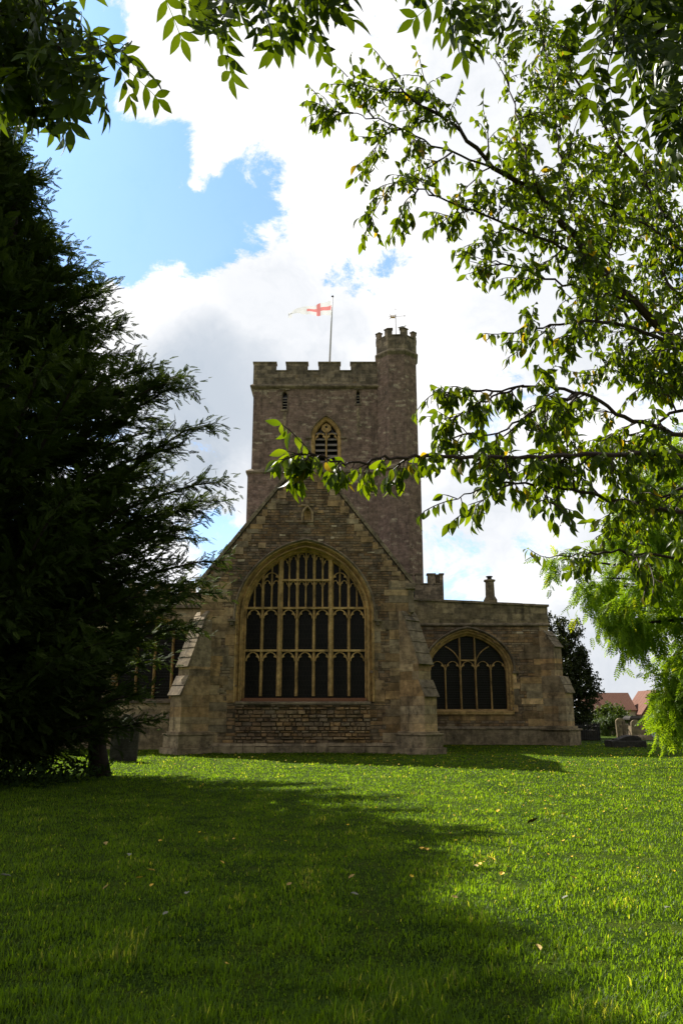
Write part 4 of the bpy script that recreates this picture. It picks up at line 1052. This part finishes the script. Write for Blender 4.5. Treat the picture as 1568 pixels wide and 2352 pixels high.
M['yew_leaf'] = leafmat('yew_needles', (.018, .034, .008), (.060, .088, .015), .22, .7, .08, nsc=.6, tcol=(1.5, 1.5, .5))
M['cherry_leaf'] = leafmat('cherry_leaf', (.022, .050, .006), (.085, .130, .010), .58, .4, .3, yellow=(.25, .17, .03), nsc=1.2, tcol=(2.7, 2.35, .3))
M['ash_leaf'] = leafmat('ash_leaf', (.016, .032, .005), (.050, .085, .009), .42, .42, .3, nsc=1.5, tcol=(2.9, 2.5, .3))
M['loc_leaf'] = leafmat('feathery_leaf', (.08, .17, .012), (.22, .33, .024), .55, .5, .2, yellow=(.36, .38, .04), nsc=.7, tcol=(1.6, 1.5, .4))
M['holly_leaf'] = leafmat('dark_evergreen_leaf', (.016, .026, .007), (.045, .060, .013), .15, .5, .2, nsc=.8)
M['bush_leaf'] = leafmat('bush_leaf', (.03, .06, .012), (.09, .14, .03), .3, .5, .3, nsc=.8)

# ---- big yew
def prof_interp(pr, z):
    for (z0, r0), (z1, r1) in zip(pr[:-1], pr[1:]):
        if z0 <= z <= z1: return r0+(r1-r0)*(z-z0)/(z1-z0)
    return pr[-1][1] if z > pr[-1][0] else pr[0][1]
def conifer(name, ax, pr, nl, label, cat, per_m, ssc, seed, stems, droop=0., up_t=.45, nseg=7, fac=None):
    r = random.Random(seed); T_ = thing(name, (*stems[0][0],), label, cat)
    mb = MB()
    for s0, s1, ra in stems: mb.tube(smooth_path([s0, Vector(s0).lerp(Vector(s1), .5)+Vector((r.uniform(-.3, .3), r.uniform(-.3, .3), 0)), s1], 8), [ra*(1.25 if i == 0 else 1-.1*i) for i in range(9)], 10)
    mb.build('trunk', M['bark'], T_, smooth=True)
    mb = MB(); pos, dr, sc_ = [], [], []; zmax = pr[-1][0]; zmin = pr[0][0]
    for i in range(nl):
        zt = zmin+(zmax-zmin)*((i+.5)/nl)**(1.2 if ssc == .8 else .92)+r.uniform(-.3, .3); azm = i*2.39996+r.uniform(-.3, .3)
        lump = 1+.16*noise.noise(Vector((math.cos(azm)*1.8, math.sin(azm)*1.8, zt*.5)))*3.2
        Rr = prof_interp(pr, zt)*min(lump, 1.12)*(r.uniform(.95, 1.04) if r.random() < .24 else r.uniform(.68, .94))
        if fac: Rr *= fac(azm, zt)
        zb0 = max(.3, zt-Rr*up_t*r.uniform(.6, 1.2)); c = Vector((ax[0]-(max(0, zt-12)*.25 if ssc == .8 else 0), ax[1], 0))
        dv = Vector((math.cos(azm), math.sin(azm), 0))
        pts = smooth_path([c+Vector((0, 0, zb0)), c+dv*Rr*.5+Vector((0, 0, zb0+(zt-zb0)*.42+.25)), c+dv*Rr*.85+Vector((0, 0, zt-.05-droop)), c+dv*Rr+Vector((0, 0, zt+.12-droop*1.3))], nseg)
        mb.tube(pts, [max(.008, .05*Rr/5*(1-k/nseg)**1.1+.008) for k in range(nseg+1)], 4, cap=False)
        for k in range(nseg):
            a, b = pts[k], pts[k+1]; f = (k+.5)/nseg
            if f < .12: continue
            L_ = (b-a).length; n = max(1, int(L_*per_m*(.7+.6*f+(.9 if f > .7 else 0))+r.random()))
            for _ in range(n):
                p = a.lerp(b, r.random()); out = (b-a).normalized()
                side = Vector((-out.y, out.x, 0)).normalized()*r.choice((-1, 1))
                w_ = r.uniform(.0, 1.)*(1-.4*f); L2 = ssc*r.uniform(.5, 1.9)*(1-.35*f)
                d = (out*(.7-.2*w_)+side*w_+Vector((0, 0, r.uniform(-.5, .45)-droop*.5))).normalized()
                # a side shoot carrying several sprays
                ns = max(1, int(L2/.22))
                for q in range(ns):
                    sc_.append(1.5 if f < .5 else 1.1 if f < .75 else .75); pos.append(p+d*(q*.22)+Vector((0, 0, -.03*q*q*droop))); dd_ = (d+rv(.35)); dd_.z += r.uniform(-.25, .2); dr.append(dd_)
    mb.build('limbs', M['bark'], T_)
    n = len(pos); up_ = np.tile(np.array([[0, 0, 1.]]), (n, 1))+rng.normal(size=(n, 3))*.45
    leaves('crown', YEW, np.array([tuple(p) for p in pos]), np.array([tuple(p) for p in dr]), up_, rng.uniform(.20, .38, n)*ssc/.8*np.array(sc_), M['yew_leaf'], T_)
    print(name, n, 'sprays'); return T_
yp = [(1.2, 4.5), (2.2, 5.2), (4, 6.0), (6, 6.2), (8.4, 6.6), (10, 5.5), (12, 4.0), (13.5, 3.0), (15.5, 2.4), (17.4, 1.8), (20.5, .5)]
conifer('yew_tree', (-9.75, 20.0), yp, 520, 'huge dark yew tree filling the left side in front of the church', 'tree', 17, .8, 5,
        [((-9.3, 19.5, -.2), (-9.3, 19.5, 15.5), .55), ((-6.4, 22.0, -.2), (-7.8, 21, 6.5), .26)])

# ---- broadleaf tree framing the right side
def grow_branches(limbs, seed, sec_n, sec_len, tw_n, tw_len, node, mode, tree_pts=None):
    """limbs: list of (pts, r0, r1, density). returns MB of wood and leaf pos/dir"""
    r = random.Random(seed); mb = MB(); pos, dr = [], []
    def twig(p, d, L_):
        n = max(2, int(L_/node)); q = Vector(p); d = Vector(d).normalized(); pts = [q.copy()]
        for i in range(n):
            d = (d+rv(.10)+Vector((0, 0, -.05))).normalized(); q = q+d*node; pts.append(q.copy())
            sd_ = d.cross(Vector((0, 0, 1))).normalized()*(1 if i % 2 else -1)
            if mode == 'cherry': v = d*r.uniform(.0, .45)+sd_*r.uniform(.0, .55)+Vector((0, 0, -r.uniform(.55, 1.2)))+rv(.15)
            else: v = d*r.uniform(.3, .7)+sd_*r.uniform(.2, .9)+Vector((0, 0, -r.uniform(.2, .8)))+rv(.15)
            pos.append(q.copy()); dr.append(v)
        if mode == 'cherry': pos.append(q.copy()); dr.append(d+Vector((0, 0, -.5)))
        mb.tube(pts, [.0035]*(len(pts)-1)+[.0015], 3, cap=False)
    for pts, r0, r1, den, *tl_ in limbs:
        tw_k = tl_[0] if tl_ else 1.
        n = max(6, len(pts)*5); P_ = smooth_path(pts, n); P_ = [p+rv(.008) for p in P_]
        mb.tube(P_, [r0+(r1-r0)*(k/n)**.8 for k in range(n+1)], 6, cap=False)
        Ltot = sum((P_[k+1]-P_[k]).length for k in range(n)); acc = 0
        for k in range(n):
            seg = P_[k+1]-P_[k]; L_ = seg.length; f = k/n; d0_ = seg.normalized()
            m_ = L_*sec_n*den; m_ = int(m_)+(1 if r.random() < m_-int(m_) else 0)
            for _ in range(m_):
                sd_ = rv(1); sd_ = (sd_-d0_*sd_.dot(d0_)).normalized()
                d = (d0_*r.uniform(.4, 1.)+sd_*r.uniform(.5, .9)+Vector((0, 0, .10 if tw_k == 1 else -.45))).normalized()
                SL = tw_k*sec_len*r.uniform(.4, 1.1)*(1-.45*f); q = P_[k].lerp(P_[k+1], r.random()); sp_ = [q.copy()]; ns = 5
                for j in range(ns):
                    d = (d+rv(.12)+Vector((0, 0, -.04))).normalized(); q = q+d*SL/ns; sp_.append(q.copy())
                    for _t in range(tw_n):
                        if r.random() < .75:
                            s2 = rv(1); s2 = (s2-d*s2.dot(d)).normalized()
                            twig(q, d*.8+s2*.8-Vector((0, 0, 0 if tw_k == 1 else .5)), tw_k*tw_len*r.uniform(.4, 1.1))
                mb.tube(sp_, [.008, .007, .006, .005, .004, .003], 4, cap=False); twig(q, d, tw_len*tw_k)
            # short shoots straight on the limb
            m_ = L_*(11 if mode == 'cherry' else 9)*den*(.3+.9*f); m_ = int(m_)+(1 if r.random() < m_-int(m_) else 0)
            for _ in range(m_):
                sd_ = rv(1); sd_ = (sd_-d0_*sd_.dot(d0_)).normalized(); twig(P_[k].lerp(P_[k+1], r.random()), d0_*.6+sd_*.8-Vector((0, 0, .6 if tw_k < 1 else 0)), tw_k*tw_len*r.uniform(.25, .6))
        twig(P_[-1], P_[-1]-P_[-2], tw_len)
    return mb, pos, dr
def A3(L): return [at3(*p) for p in L]
def at3(px, py, Y): return at(px, py, Y)
limbs = [
 (A3([(1700, 870, 6.6), (1568, 795, 6.2), (1450, 690, 5.9), (1350, 590, 5.7), (1240, 450, 5.4), (1150, 395, 5.2), (1045, 290, 5.0), (960, 240, 4.8), (890, 165, 4.6)]), .05, .005, 1.),
 (A3([(1150, 395, 5.2), (1000, 335, 5.0), (880, 280, 4.8), (790, 258, 4.7)]), .010, .003, .75),
 (A3([(1350, 590, 5.7), (1220, 540, 5.4), (1080, 480, 5.1), (960, 435, 4.9), (905, 418, 4.8)]), .014, .003, .9),
 (A3([(1450, 690, 5.9), (1320, 660, 5.5), (1180, 610, 5.2), (1090, 590, 5.0)]), .014, .003, .9),
 (A3([(1700, 850, 6.6), (1500, 770, 5.6), (1380, 740, 5.2), (1250, 750, 4.9), (1150, 770, 4.7)]), .022, .003, 1.),
 (A3([(1240, 450, 5.4), (1200, 330, 5.6), (1170, 200, 5.8), (1155, 130, 5.8)]), .012, .003, 1.),
 (A3([(1350, 590, 5.7), (1290, 400, 6.0), (1280, 250, 6.2), (1240, 60, 6.4)]), .016, .004, 1.),
 (A3([(1750, 900, 6.8), (1600, 600, 7.2), (1450, 380, 7.2), (1330, 200, 7.0), (1270, 60, 7.0)]), .04, .006, 1.5),
 (A3([(1600, 600, 7.2), (1450, 500, 6.8), (1320, 430, 6.4)]), .02, .004, 1.4),
 (A3([(1750, 950, 6.8), (1560, 860, 6.6), (1480, 800, 6.6), (1400, 620, 6.6), (1420, 450, 6.8)]), .03, .005, 1.4),
 (A3([(1750, 1100, 5.4), (1568, 1050, 5.0), (1400, 1045, 4.6), (1250, 1048, 4.35), (1100, 1052, 4.1), (985, 1046, 3.95), (900, 1050, 3.85), (840, 1062, 3.8), (770, 1062, 3.75), (705, 1036, 3.7)]), .020, .0035, 1.5, .45),
 (A3([(1750, 1060, 5.8), (1568, 1000, 5.4), (1440, 960, 5.1), (1330, 900, 4.8), (1200, 890, 4.6), (1100, 930, 4.4), (1040, 960, 4.3)]), .022, .003, .9, .7),
 (A3([(1330, 900, 4.8), (1230, 940, 4.6), (1130, 1000, 4.4), (1050, 985, 4.3)]), .012, .003, .8, .6),
 (A3([(1200, 890, 4.6), (1090, 900, 4.4), (1030, 905, 4.3), (1005, 893, 4.3)]), .008, .003, .5, .5),
 (A3([(1750, 1230, 5.6), (1568, 1180, 5.2), (1400, 1145, 4.9), (1270, 1120, 4.6), (1140, 1110, 4.3), (1030, 1150, 4.2)]), .020, .003, .7),
 (A3([(1750, 1000, 6.2), (1568, 940, 6.0), (1480, 1000, 5.8), (1360, 1060, 5.6), (1250, 1090, 5.5)]), .02, .003, .9),
 (A3([(1750, 1380, 6.2), (1568, 1290, 6.0), (1430, 1270, 5.7), (1330, 1275, 5.5), (1250, 1278, 5.4)]), .018, .003, .38),
 (A3([(1750, 800, 7.4), (1568, 690, 7.4), (1500, 560, 7.6), (1520, 380, 7.8)]), .03, .005, 1.3),
 (A3([(1750, 900, 7.2), (1560, 900, 6.6), (1460, 860, 6.3), (1380, 850, 6.1)]), .02, .004, 1.1),
 (A3([(1750, 1150, 6.4), (1600, 1120, 6.2), (1500, 1150, 6.0), (1420, 1210, 5.8)]), .02, .004, .8),
]
trunk_top = at(1750, 900, 6.8)
_tp = Vector((trunk_top.x+.9, 6.9, 0)); _r = random.Random(77)
for _i in range(15):      # the rest of its crown, right of and behind the trunk
    _a = R(-75+_i*150/14) if _i < 11 else R(_r.uniform(-60, 90)); _z = _r.uniform(2.6, 5.4); _l = _r.uniform(1.8, 3.0); _e = _r.uniform(.35, .9)
    _s = _tp+Vector((0, 0, _z)); _d = Vector((math.cos(_a), math.sin(_a), _e)).normalized()
    limbs.append(([_s, _s+_d*_l*.4+Vector((0, 0, .1)), _s+_d*_l*.75, _s+_d*_l+Vector((0, 0, -.1))], .045, .005, .95))
RT = thing('cherry_tree', (trunk_top.x+.9, 6.9, 0), 'cherry tree with dark hanging leaves reaching in from the right in front of the tower', 'tree')
mb, pos, dr = grow_branches(limbs, 21, 6.2, .48, 2, .20, .031, 'cherry')
tp = Vector((trunk_top.x+.9, 6.9, 0))
for l_ in limbs:
    s0 = l_[0][0]
    if s0.x > at(1650, 900, 5.2).x and (Vector((s0.x, s0.y, 0))-tp).length > .2: mb.tube(smooth_path([Vector((tp.x, tp.y, max(1.6, s0.z-1.3))), Vector(((tp.x+s0.x)/2, (tp.y+s0.y)/2, s0.z-.35)), s0], 6), [.07]+[max(l_[1], .03)]*6, 7, cap=False)
mb.build('branches', M['twig'], RT)
mb = MB(); mb.tube(smooth_path([tp+Vector((0, 0, -.2)), tp+Vector((.05, 0, 1.5)), tp+Vector((-.1, .05, 3.5)), tp+Vector((.1, 0, 5.3)), tp+Vector((.5, .3, 6.6))], 10), [.26, .21, .19, .17, .15, .13, .11, .09, .06, .04, .02], 12); mb.build('trunk', M['bark'], RT, smooth=True)
n = len(pos); pos = np.array([tuple(p) for p in pos]); dr = np.array([tuple(p) for p in dr])
leaves('crown', CHERRY, pos, dr, rnd_unit(n)+np.array([[-.3, -.2, .5]]), rng.uniform(.055, .10, n), M['cherry_leaf'], RT)
print('cherry leaves', n)

# ---- ash overhead
def ash_cluster(cx_, cy_, rx_, ry_, Y, n, out_dirs):
    res = []
    for _ in range(n):
        a = rnd.uniform(0, 2*math.pi); u = rnd.random()**.5
        res.append(at(cx_+rx_*u*math.cos(a), cy_+ry_*u*math.sin(a), Y+rnd.uniform(-.45, .45)))
    return res
al = [  # drooping branch tips of the ash
 (A3([(-150, -300, 3.2), (20, -150, 3.1), (110, -30, 3.0), (130, 50, 3.0), (145, 140, 3.0)]), .02, .004, 1.4),
 (A3([(-200, -250, 3.6), (-60, -60, 3.5), (20, 60, 3.4), (60, 180, 3.3)]), .02, .004, 1.3),
 (A3([(-150, -100, 3.9), (-20, 60, 3.8), (60, 40, 3.7), (120, 110, 3.6)]), .02, .004, 1.2),
 (A3([(-200, 0, 3.4), (-80, 60, 3.3), (-10, 130, 3.3), (30, 170, 3.2)]), .014, .004, 1.2),
 (A3([(-150, -300, 3.2), (100, -220, 3.1), (230, -120, 3.1), (290, -60, 3.1), (330, -30, 3.1)]), .014, .004, .55),
 (A3([(200, -420, 3.4), (420, -220, 3.2), (540, -90, 3.1), (575, -35, 3.1)]), .016, .004, .9),
 (A3([(420, -420, 3.4), (600, -200, 3.2), (690, -90, 3.1), (715, -40, 3.1)]), .016, .004, 1.),
 (A3([(420, -420, 3.4), (700, -220, 3.3), (790, -100, 3.2), (815, -40, 3.2)]), .014, .004, .5),
 (A3([(800, -420, 3.8), (950, -200, 3.7), (1020, -60, 3.6), (1040, -15, 3.6)]), .016, .004, .9),
 (A3([(1000, -420, 4.0), (1120, -150, 3.9), (1150, -60, 3.8)]), .014, .004, .6),
 (A3([(1300, -420, 3.8), (1380, -150, 3.6), (1410, 20, 3.5), (1400, 130, 3.5)]), .02, .004, 1.3),
 (A3([(1500, -420, 3.9), (1520, -100, 3.7), (1510, 100, 3.6), (1500, 190, 3.6)]), .02, .004, 1.3),
 (A3([(1650, -300, 3.4), (1620, -50, 3.3), (1600, 130, 3.3), (1580, 250, 3.2)]), .02, .004, 1.2),
]
AT = thing('ash_tree', (-1.5, -3.2, 0), 'ash tree overhead whose pinnate leaves hang along the top edge of the picture', 'tree')
mb, pos, dr = grow_branches(al, 33, 2.6, .32, 1, .14, .07, 'ash')
hub = Vector((-1.3, -3.0, 6.5))
for l_ in al:
    s0 = l_[0][0]; mb.tube(smooth_path([hub, hub.lerp(s0, .5)+Vector((0, 0, 1.4)), s0], 8), [.1, .09, .07, .06, .05, .04, .03, .025, l_[1]], 7, cap=False)
mb.build('branches', M['bark'], AT)
mb = MB(); mb.tube(smooth_path([(-1.5, -3.2, -.2), (-1.45, -3.1, 3), hub, (-1.5, -3.4, 10)], 10), [.48, .4, .36, .34, .33, .31, .28, .25, .2, .15, .1], 14); mb.build('trunk', M['bark'], AT, smooth=True)
n = len(pos); pos = np.array([tuple(p) for p in pos]); dr = np.array([tuple(p) for p in dr])
leaves('crown', ASH, pos, dr, rnd_unit(n)*.8+np.array([[-.1, .3, .8]]), rng.uniform(.15, .24, n), M['ash_leaf'], AT)
print('ash leaves', n)

# ---- feathery bright tree at right
def broad(name, c, rad, n_l, label, T, mt, scale, seed, trunk_h, n_tw=26, tw=.9, droop=.5, per=9, wood=True, flat_bottom=-.7):
    r = random.Random(seed); o = thing(name, (c[0], c[1], 0), label, 'tree'); mb = MB(); pos, dr = [], []
    c = Vector(c); rad = Vector(rad)
    tb = MB(); base = Vector((c.x, c.y, -.2)); tb.tube(smooth_path([base, base.lerp(c, .5)+Vector((.1, 0, 0)), c], 7), [trunk_h*(1.2-.11*i) for i in range(8)], 10); tb.build('trunk', M['bark'], o, smooth=True)
    for i in range(n_l):
        v = Vector((r.gauss(0, 1), r.gauss(0, 1), r.gauss(0, 1))).normalized()
        if v.z < flat_bottom: v.z *= -.3
        lump = .78+.42*(noise.noise(v*2.1+Vector((seed, 0, 0)))+.5)
        tip = c+Vector((v.x*rad.x*(1 if v.z > -.25 or name != 'locust_tree' else .86), v.y*rad.y, v.z*rad.z))*lump; s0 = Vector((c.x, c.y, c.z-rad.z*.35+v.z*rad.z*.3))
        mid = s0.lerp(tip, .5)+Vector((0, 0, .12*rad.z)); P_ = smooth_path([s0, mid, tip, tip+(tip-mid)*.12+Vector((0, 0, -.25*droop))], 8)
        mb.tube(P_, [.06*(1-k/9)+.006 for k in range(9)], 4, cap=False)
        for k in range(3, 9):
            for _ in range(max(1, int(n_tw/6))):
                d = (P_[k]-P_[k-1]).normalized(); s2 = rv(1).normalized(); d = (d*.5+s2*.8+Vector((0, 0, .1))).normalized(); q = P_[k]+rv(.1); L_ = tw*r.uniform(.4, 1.2)
                for j in range(per):
                    d = (d+Vector((0, 0, -.09*droop*2))+rv(.06)).normalized(); q = q+d*L_/per; pos.append(q.copy()); dr.append(d*.5+rv(.5)+Vector((0, 0, -droop*.8)))
    if wood: mb.build('limbs', M['bark'], o)
    n = len(pos); leaves('crown', T, np.array([tuple(p) for p in pos]), np.array([tuple(p) for p in dr]), rnd_unit(n)+np.array([[0, 0, .7]]), rng.uniform(.7, 1.25, n)*scale, mt, o)
    print(name, n); return o
broad('locust_tree', (14.9, 25.4, 5.5), (5.8, 4.2, 4.9), 270, 'bright feathery sunlit tree hanging to the grass at the right edge', LOC, M['loc_leaf'], .33, 4, .25, 24, 1.0, .7, 8, flat_bottom=-.95)
pT = at(1308, 1600, 56)
broad('holly_tree', (pT.x-.5, 56, 3.4), (1.9, 2.2, 4.4), 190, 'dark evergreen tree standing behind the right corner of the chapel', TUFT, M['holly_leaf'], .17, 9, .2, 24, .5, .1, 7, flat_bottom=-.95)
pB = at(1402, 1650, 65)
broad('bush', (pB.x-.3, 66, .95), (2.3, 1.5, 1.15), 55, 'rounded green bush behind the boundary wall beside the cream house', TUFT, M['bush_leaf'], .2, 12, .08, 18, .45, .1, 6)
sc.objects['bush']['category'] = 'bush'
pB = at(1398, 1690, 60)
broad('sapling', (pB.x, 60, .9), (.55, .5, .6), 10, 'small drooping green sapling in front of the boundary wall', LOC, M['bush_leaf'], .3, 13, .03, 12, .4, .9, 5)
for i, (x, y, s_) in enumerate(((-27, 72, 5.5), (-38, 78, 6.5), (-50, 74, 6), (-20, 95, 6), (58, 110, 5), (66, 98, 6), (82, 104, 7))):
    lab = ['round green tree behind the wall, nearest the church on the left', 'tall green tree behind the left churchyard wall, second from the church', 'green tree far left behind the churchyard wall', 'green tree standing far behind the church aisle',
           'green tree beyond the boundary wall on the right', 'broad green tree beyond the boundary wall, right of the houses', 'large green tree farthest right beyond the boundary wall'][i]
    broad('tree', (x, y, s_*.95), (s_, s_*.8, s_*.9), 40, lab, TUFT, M['bush_leaf'], .5, 40+i, .3, 18, 1.4, .2, 6)

# ---- undergrowth under the yew
n = 5200; x = rng.uniform(-13, -5.6, n); y = rng.uniform(17.8, 26, n); keep = (x < -6.0-.30*(19.5-y).clip(0)) & ((y < 22) | (x < -7.9-(y-22)*.3))
x, y = x[keep], y[keep]; n = len(x); h = rng.uniform(0, .5, n)*np.clip((-5.2-x)*.8, .15, 1.)
leaves('undergrowth', TUFT, np.stack([x, y, h], 1), rnd_unit(n)+np.array([[0, 0, .1]]), rnd_unit(n)+np.array([[0, 0, 1.]]), rng.uniform(.08, .18, n), leafmat('ivy_leaf', (.012, .028, .008), (.035, .06, .012), .2, .75, .08), None)
tag(sc.objects['undergrowth'], 'dark ivy and nettle undergrowth beneath the yew', 'undergrowth', kind='stuff')

# ------------------------------------------------------------------ flowers and fallen leaves
yel = flat('yellow_petal', (.75, .52, .03), .6, .2); brn = flat('fallen_leaf', (.42, .30, .10), .7, .2); dk = flat('dead_leaf', (.10, .06, .035), .8, .1); wh = flat('pale_leaf', (.26, .26, .2), .7, .2)
def flower_mesh():
    mb = MB()
    for k in range(5):
        a = k*2*math.pi/5; c_, s_ = math.cos(a), math.sin(a)
        mb.add([(0, 0, 0), (.009*c_-.006*s_, .009*s_+.006*c_, .004), (.017*c_, .017*s_, .008), (.009*c_+.006*s_, .009*s_-.006*c_, .004)], [(0, 1, 2, 3)])
    mb.tube([(0, 0, -.10), (0, 0, 0)], .0015, 3, mat=1)
    return mb
def g_h(x, y): return ground_h(x, y)
f0 = flower_mesh().build('buttercup', [yel, M['bush_leaf']]); tag(f0, 'small yellow buttercup dotted in the sunlit lawn', 'flower', 'buttercups in the lawn')
spots = []
while len(spots) < 300:
    py = rnd.choice((rnd.gauss(1768, 12), rnd.gauss(1745, 8), rnd.gauss(1830, 25), rnd.uniform(1750, 2050))); px = rnd.uniform(350, 1560) if rnd.random() < .4 else rnd.gauss(1250, 150)
    ang = math.atan((py-1176)/FPX)-PITCH
    if ang < R(2.8): continue
    Y = EYE/math.tan(ang); X = (px-784)/FPX*(Y*math.cos(PITCH)-EYE*math.sin(PITCH))
    if Y > 33 or abs(X) > 17: continue
    spots.append((X, Y))
for i, (X, Y) in enumerate(spots):
    o = f0 if i == 0 else f0.copy()
    if i: sc.collection.objects.link(o)
    s_ = rnd.uniform(.9, 1.5)*(1+max(0, Y-12)*.02); o.scale = (s_,)*3; o.location = (X, Y, g_h(X, Y)+.10); o.rotation_euler = (rnd.uniform(-.5, .5), rnd.uniform(-.5, .5), rnd.uniform(0, 6))
# rest of the far flowers as one
n = 520; X = rng.uniform(-7, 19, n); Y = rng.uniform(24, 43, n); k = ~((X < 4.2) & (Y > 32.5)) & (Y < 41.5); X, Y = X[k], Y[k]; n = len(X)
QD = (np.array([(-.5, -.5, 0), (.5, -.5, .1), (.5, .5, 0), (-.5, .5, .1)]), [np.array([(0, 1, 2, 3)])])
fo = leaves('buttercup_drift', QD, np.stack([X, Y, np.full(n, .085)], 1), rnd_unit(n)*[1, 1, .4], np.tile([[0, -.5, 1.]], (n, 1)), rng.uniform(.018, .034, n), yel, None)
tag(fo, 'drift of tiny yellow buttercups in the far lawn near the church', 'flowers', kind='stuff')
# fallen leaves
def fallen(m_, lab, cat, grp, pxs):
    base = None
    for i, (px, py, sz) in enumerate(pxs):
        ang = math.atan((py-1176)/FPX)-PITCH; Y = EYE/math.tan(ang); X = (px-784)/FPX*(Y*math.cos(PITCH)-EYE*math.sin(PITCH))
        if base is None:
            mb = MB(); T = leaf_template([.02, .2, .3, .22, .01], [0, .05, .0, .06, .12], .5); mb.add(T[0]*.09, [tuple(f) for f in T[1][0]]); base = mb.build('fallen_leaf', m_); o = base
        else: o = base.copy(); sc.collection.objects.link(o)
        tag(o, lab if isinstance(lab, str) else lab[i], cat, grp)
        o.scale = (sz,)*3; o.location = (X, Y, g_h(X, Y)+.075); o.rotation_euler = (rnd.uniform(-.4, .4), rnd.uniform(-.4, .4), rnd.uniform(0, 6))
fallen(flat('yellow_leaf', (.70, .45, .06), .6, .2), 'fallen yellow leaf lying on the grass', 'leaf', 'fallen yellow leaves on the grass',
       [(525, 2240, .6), (967, 1970, .9), (983, 1972, .9), (975, 1968, .8), (1107, 2000, .9), (1137, 1996, .8), (1157, 2030, .9), (1104, 2010, .8), (1310, 2038, .9), (355, 2025, .9), (372, 1948, .8), (310, 2043, .8), (1145, 1872, 1.1), (1260, 1840, 1.2), (1302, 1882, 1.1), (1340, 1940, 1), (183, 1790, 1.2), (540, 1940, .8), (505, 2000, .8), (350, 2055, .7)])
fallen(brn, 'tan dead leaf on the shaded grass', 'leaf', 'tan dead leaves on the grass', [(243, 1960, 1.0), (1090, 2010, .8), (800, 2045, .8), (670, 2055, .7), (235, 2070, .8), (1242, 2213, .8), (1036, 2090, .7)])
fallen(dk, 'dark curled dead leaf on the bright grass at right', 'leaf', None, [(1210, 1906, 2.2)])
fallen(wh, 'pale leaf or feather lying on the grass', 'leaf', 'pale leaves on the grass', [(805, 2080, .8), (430, 2075, .9), (1529, 2118, .9), (1290, 2100, .8), (386, 2122, .7), (295, 1990, 1.), (25, 2035, 1.2)])
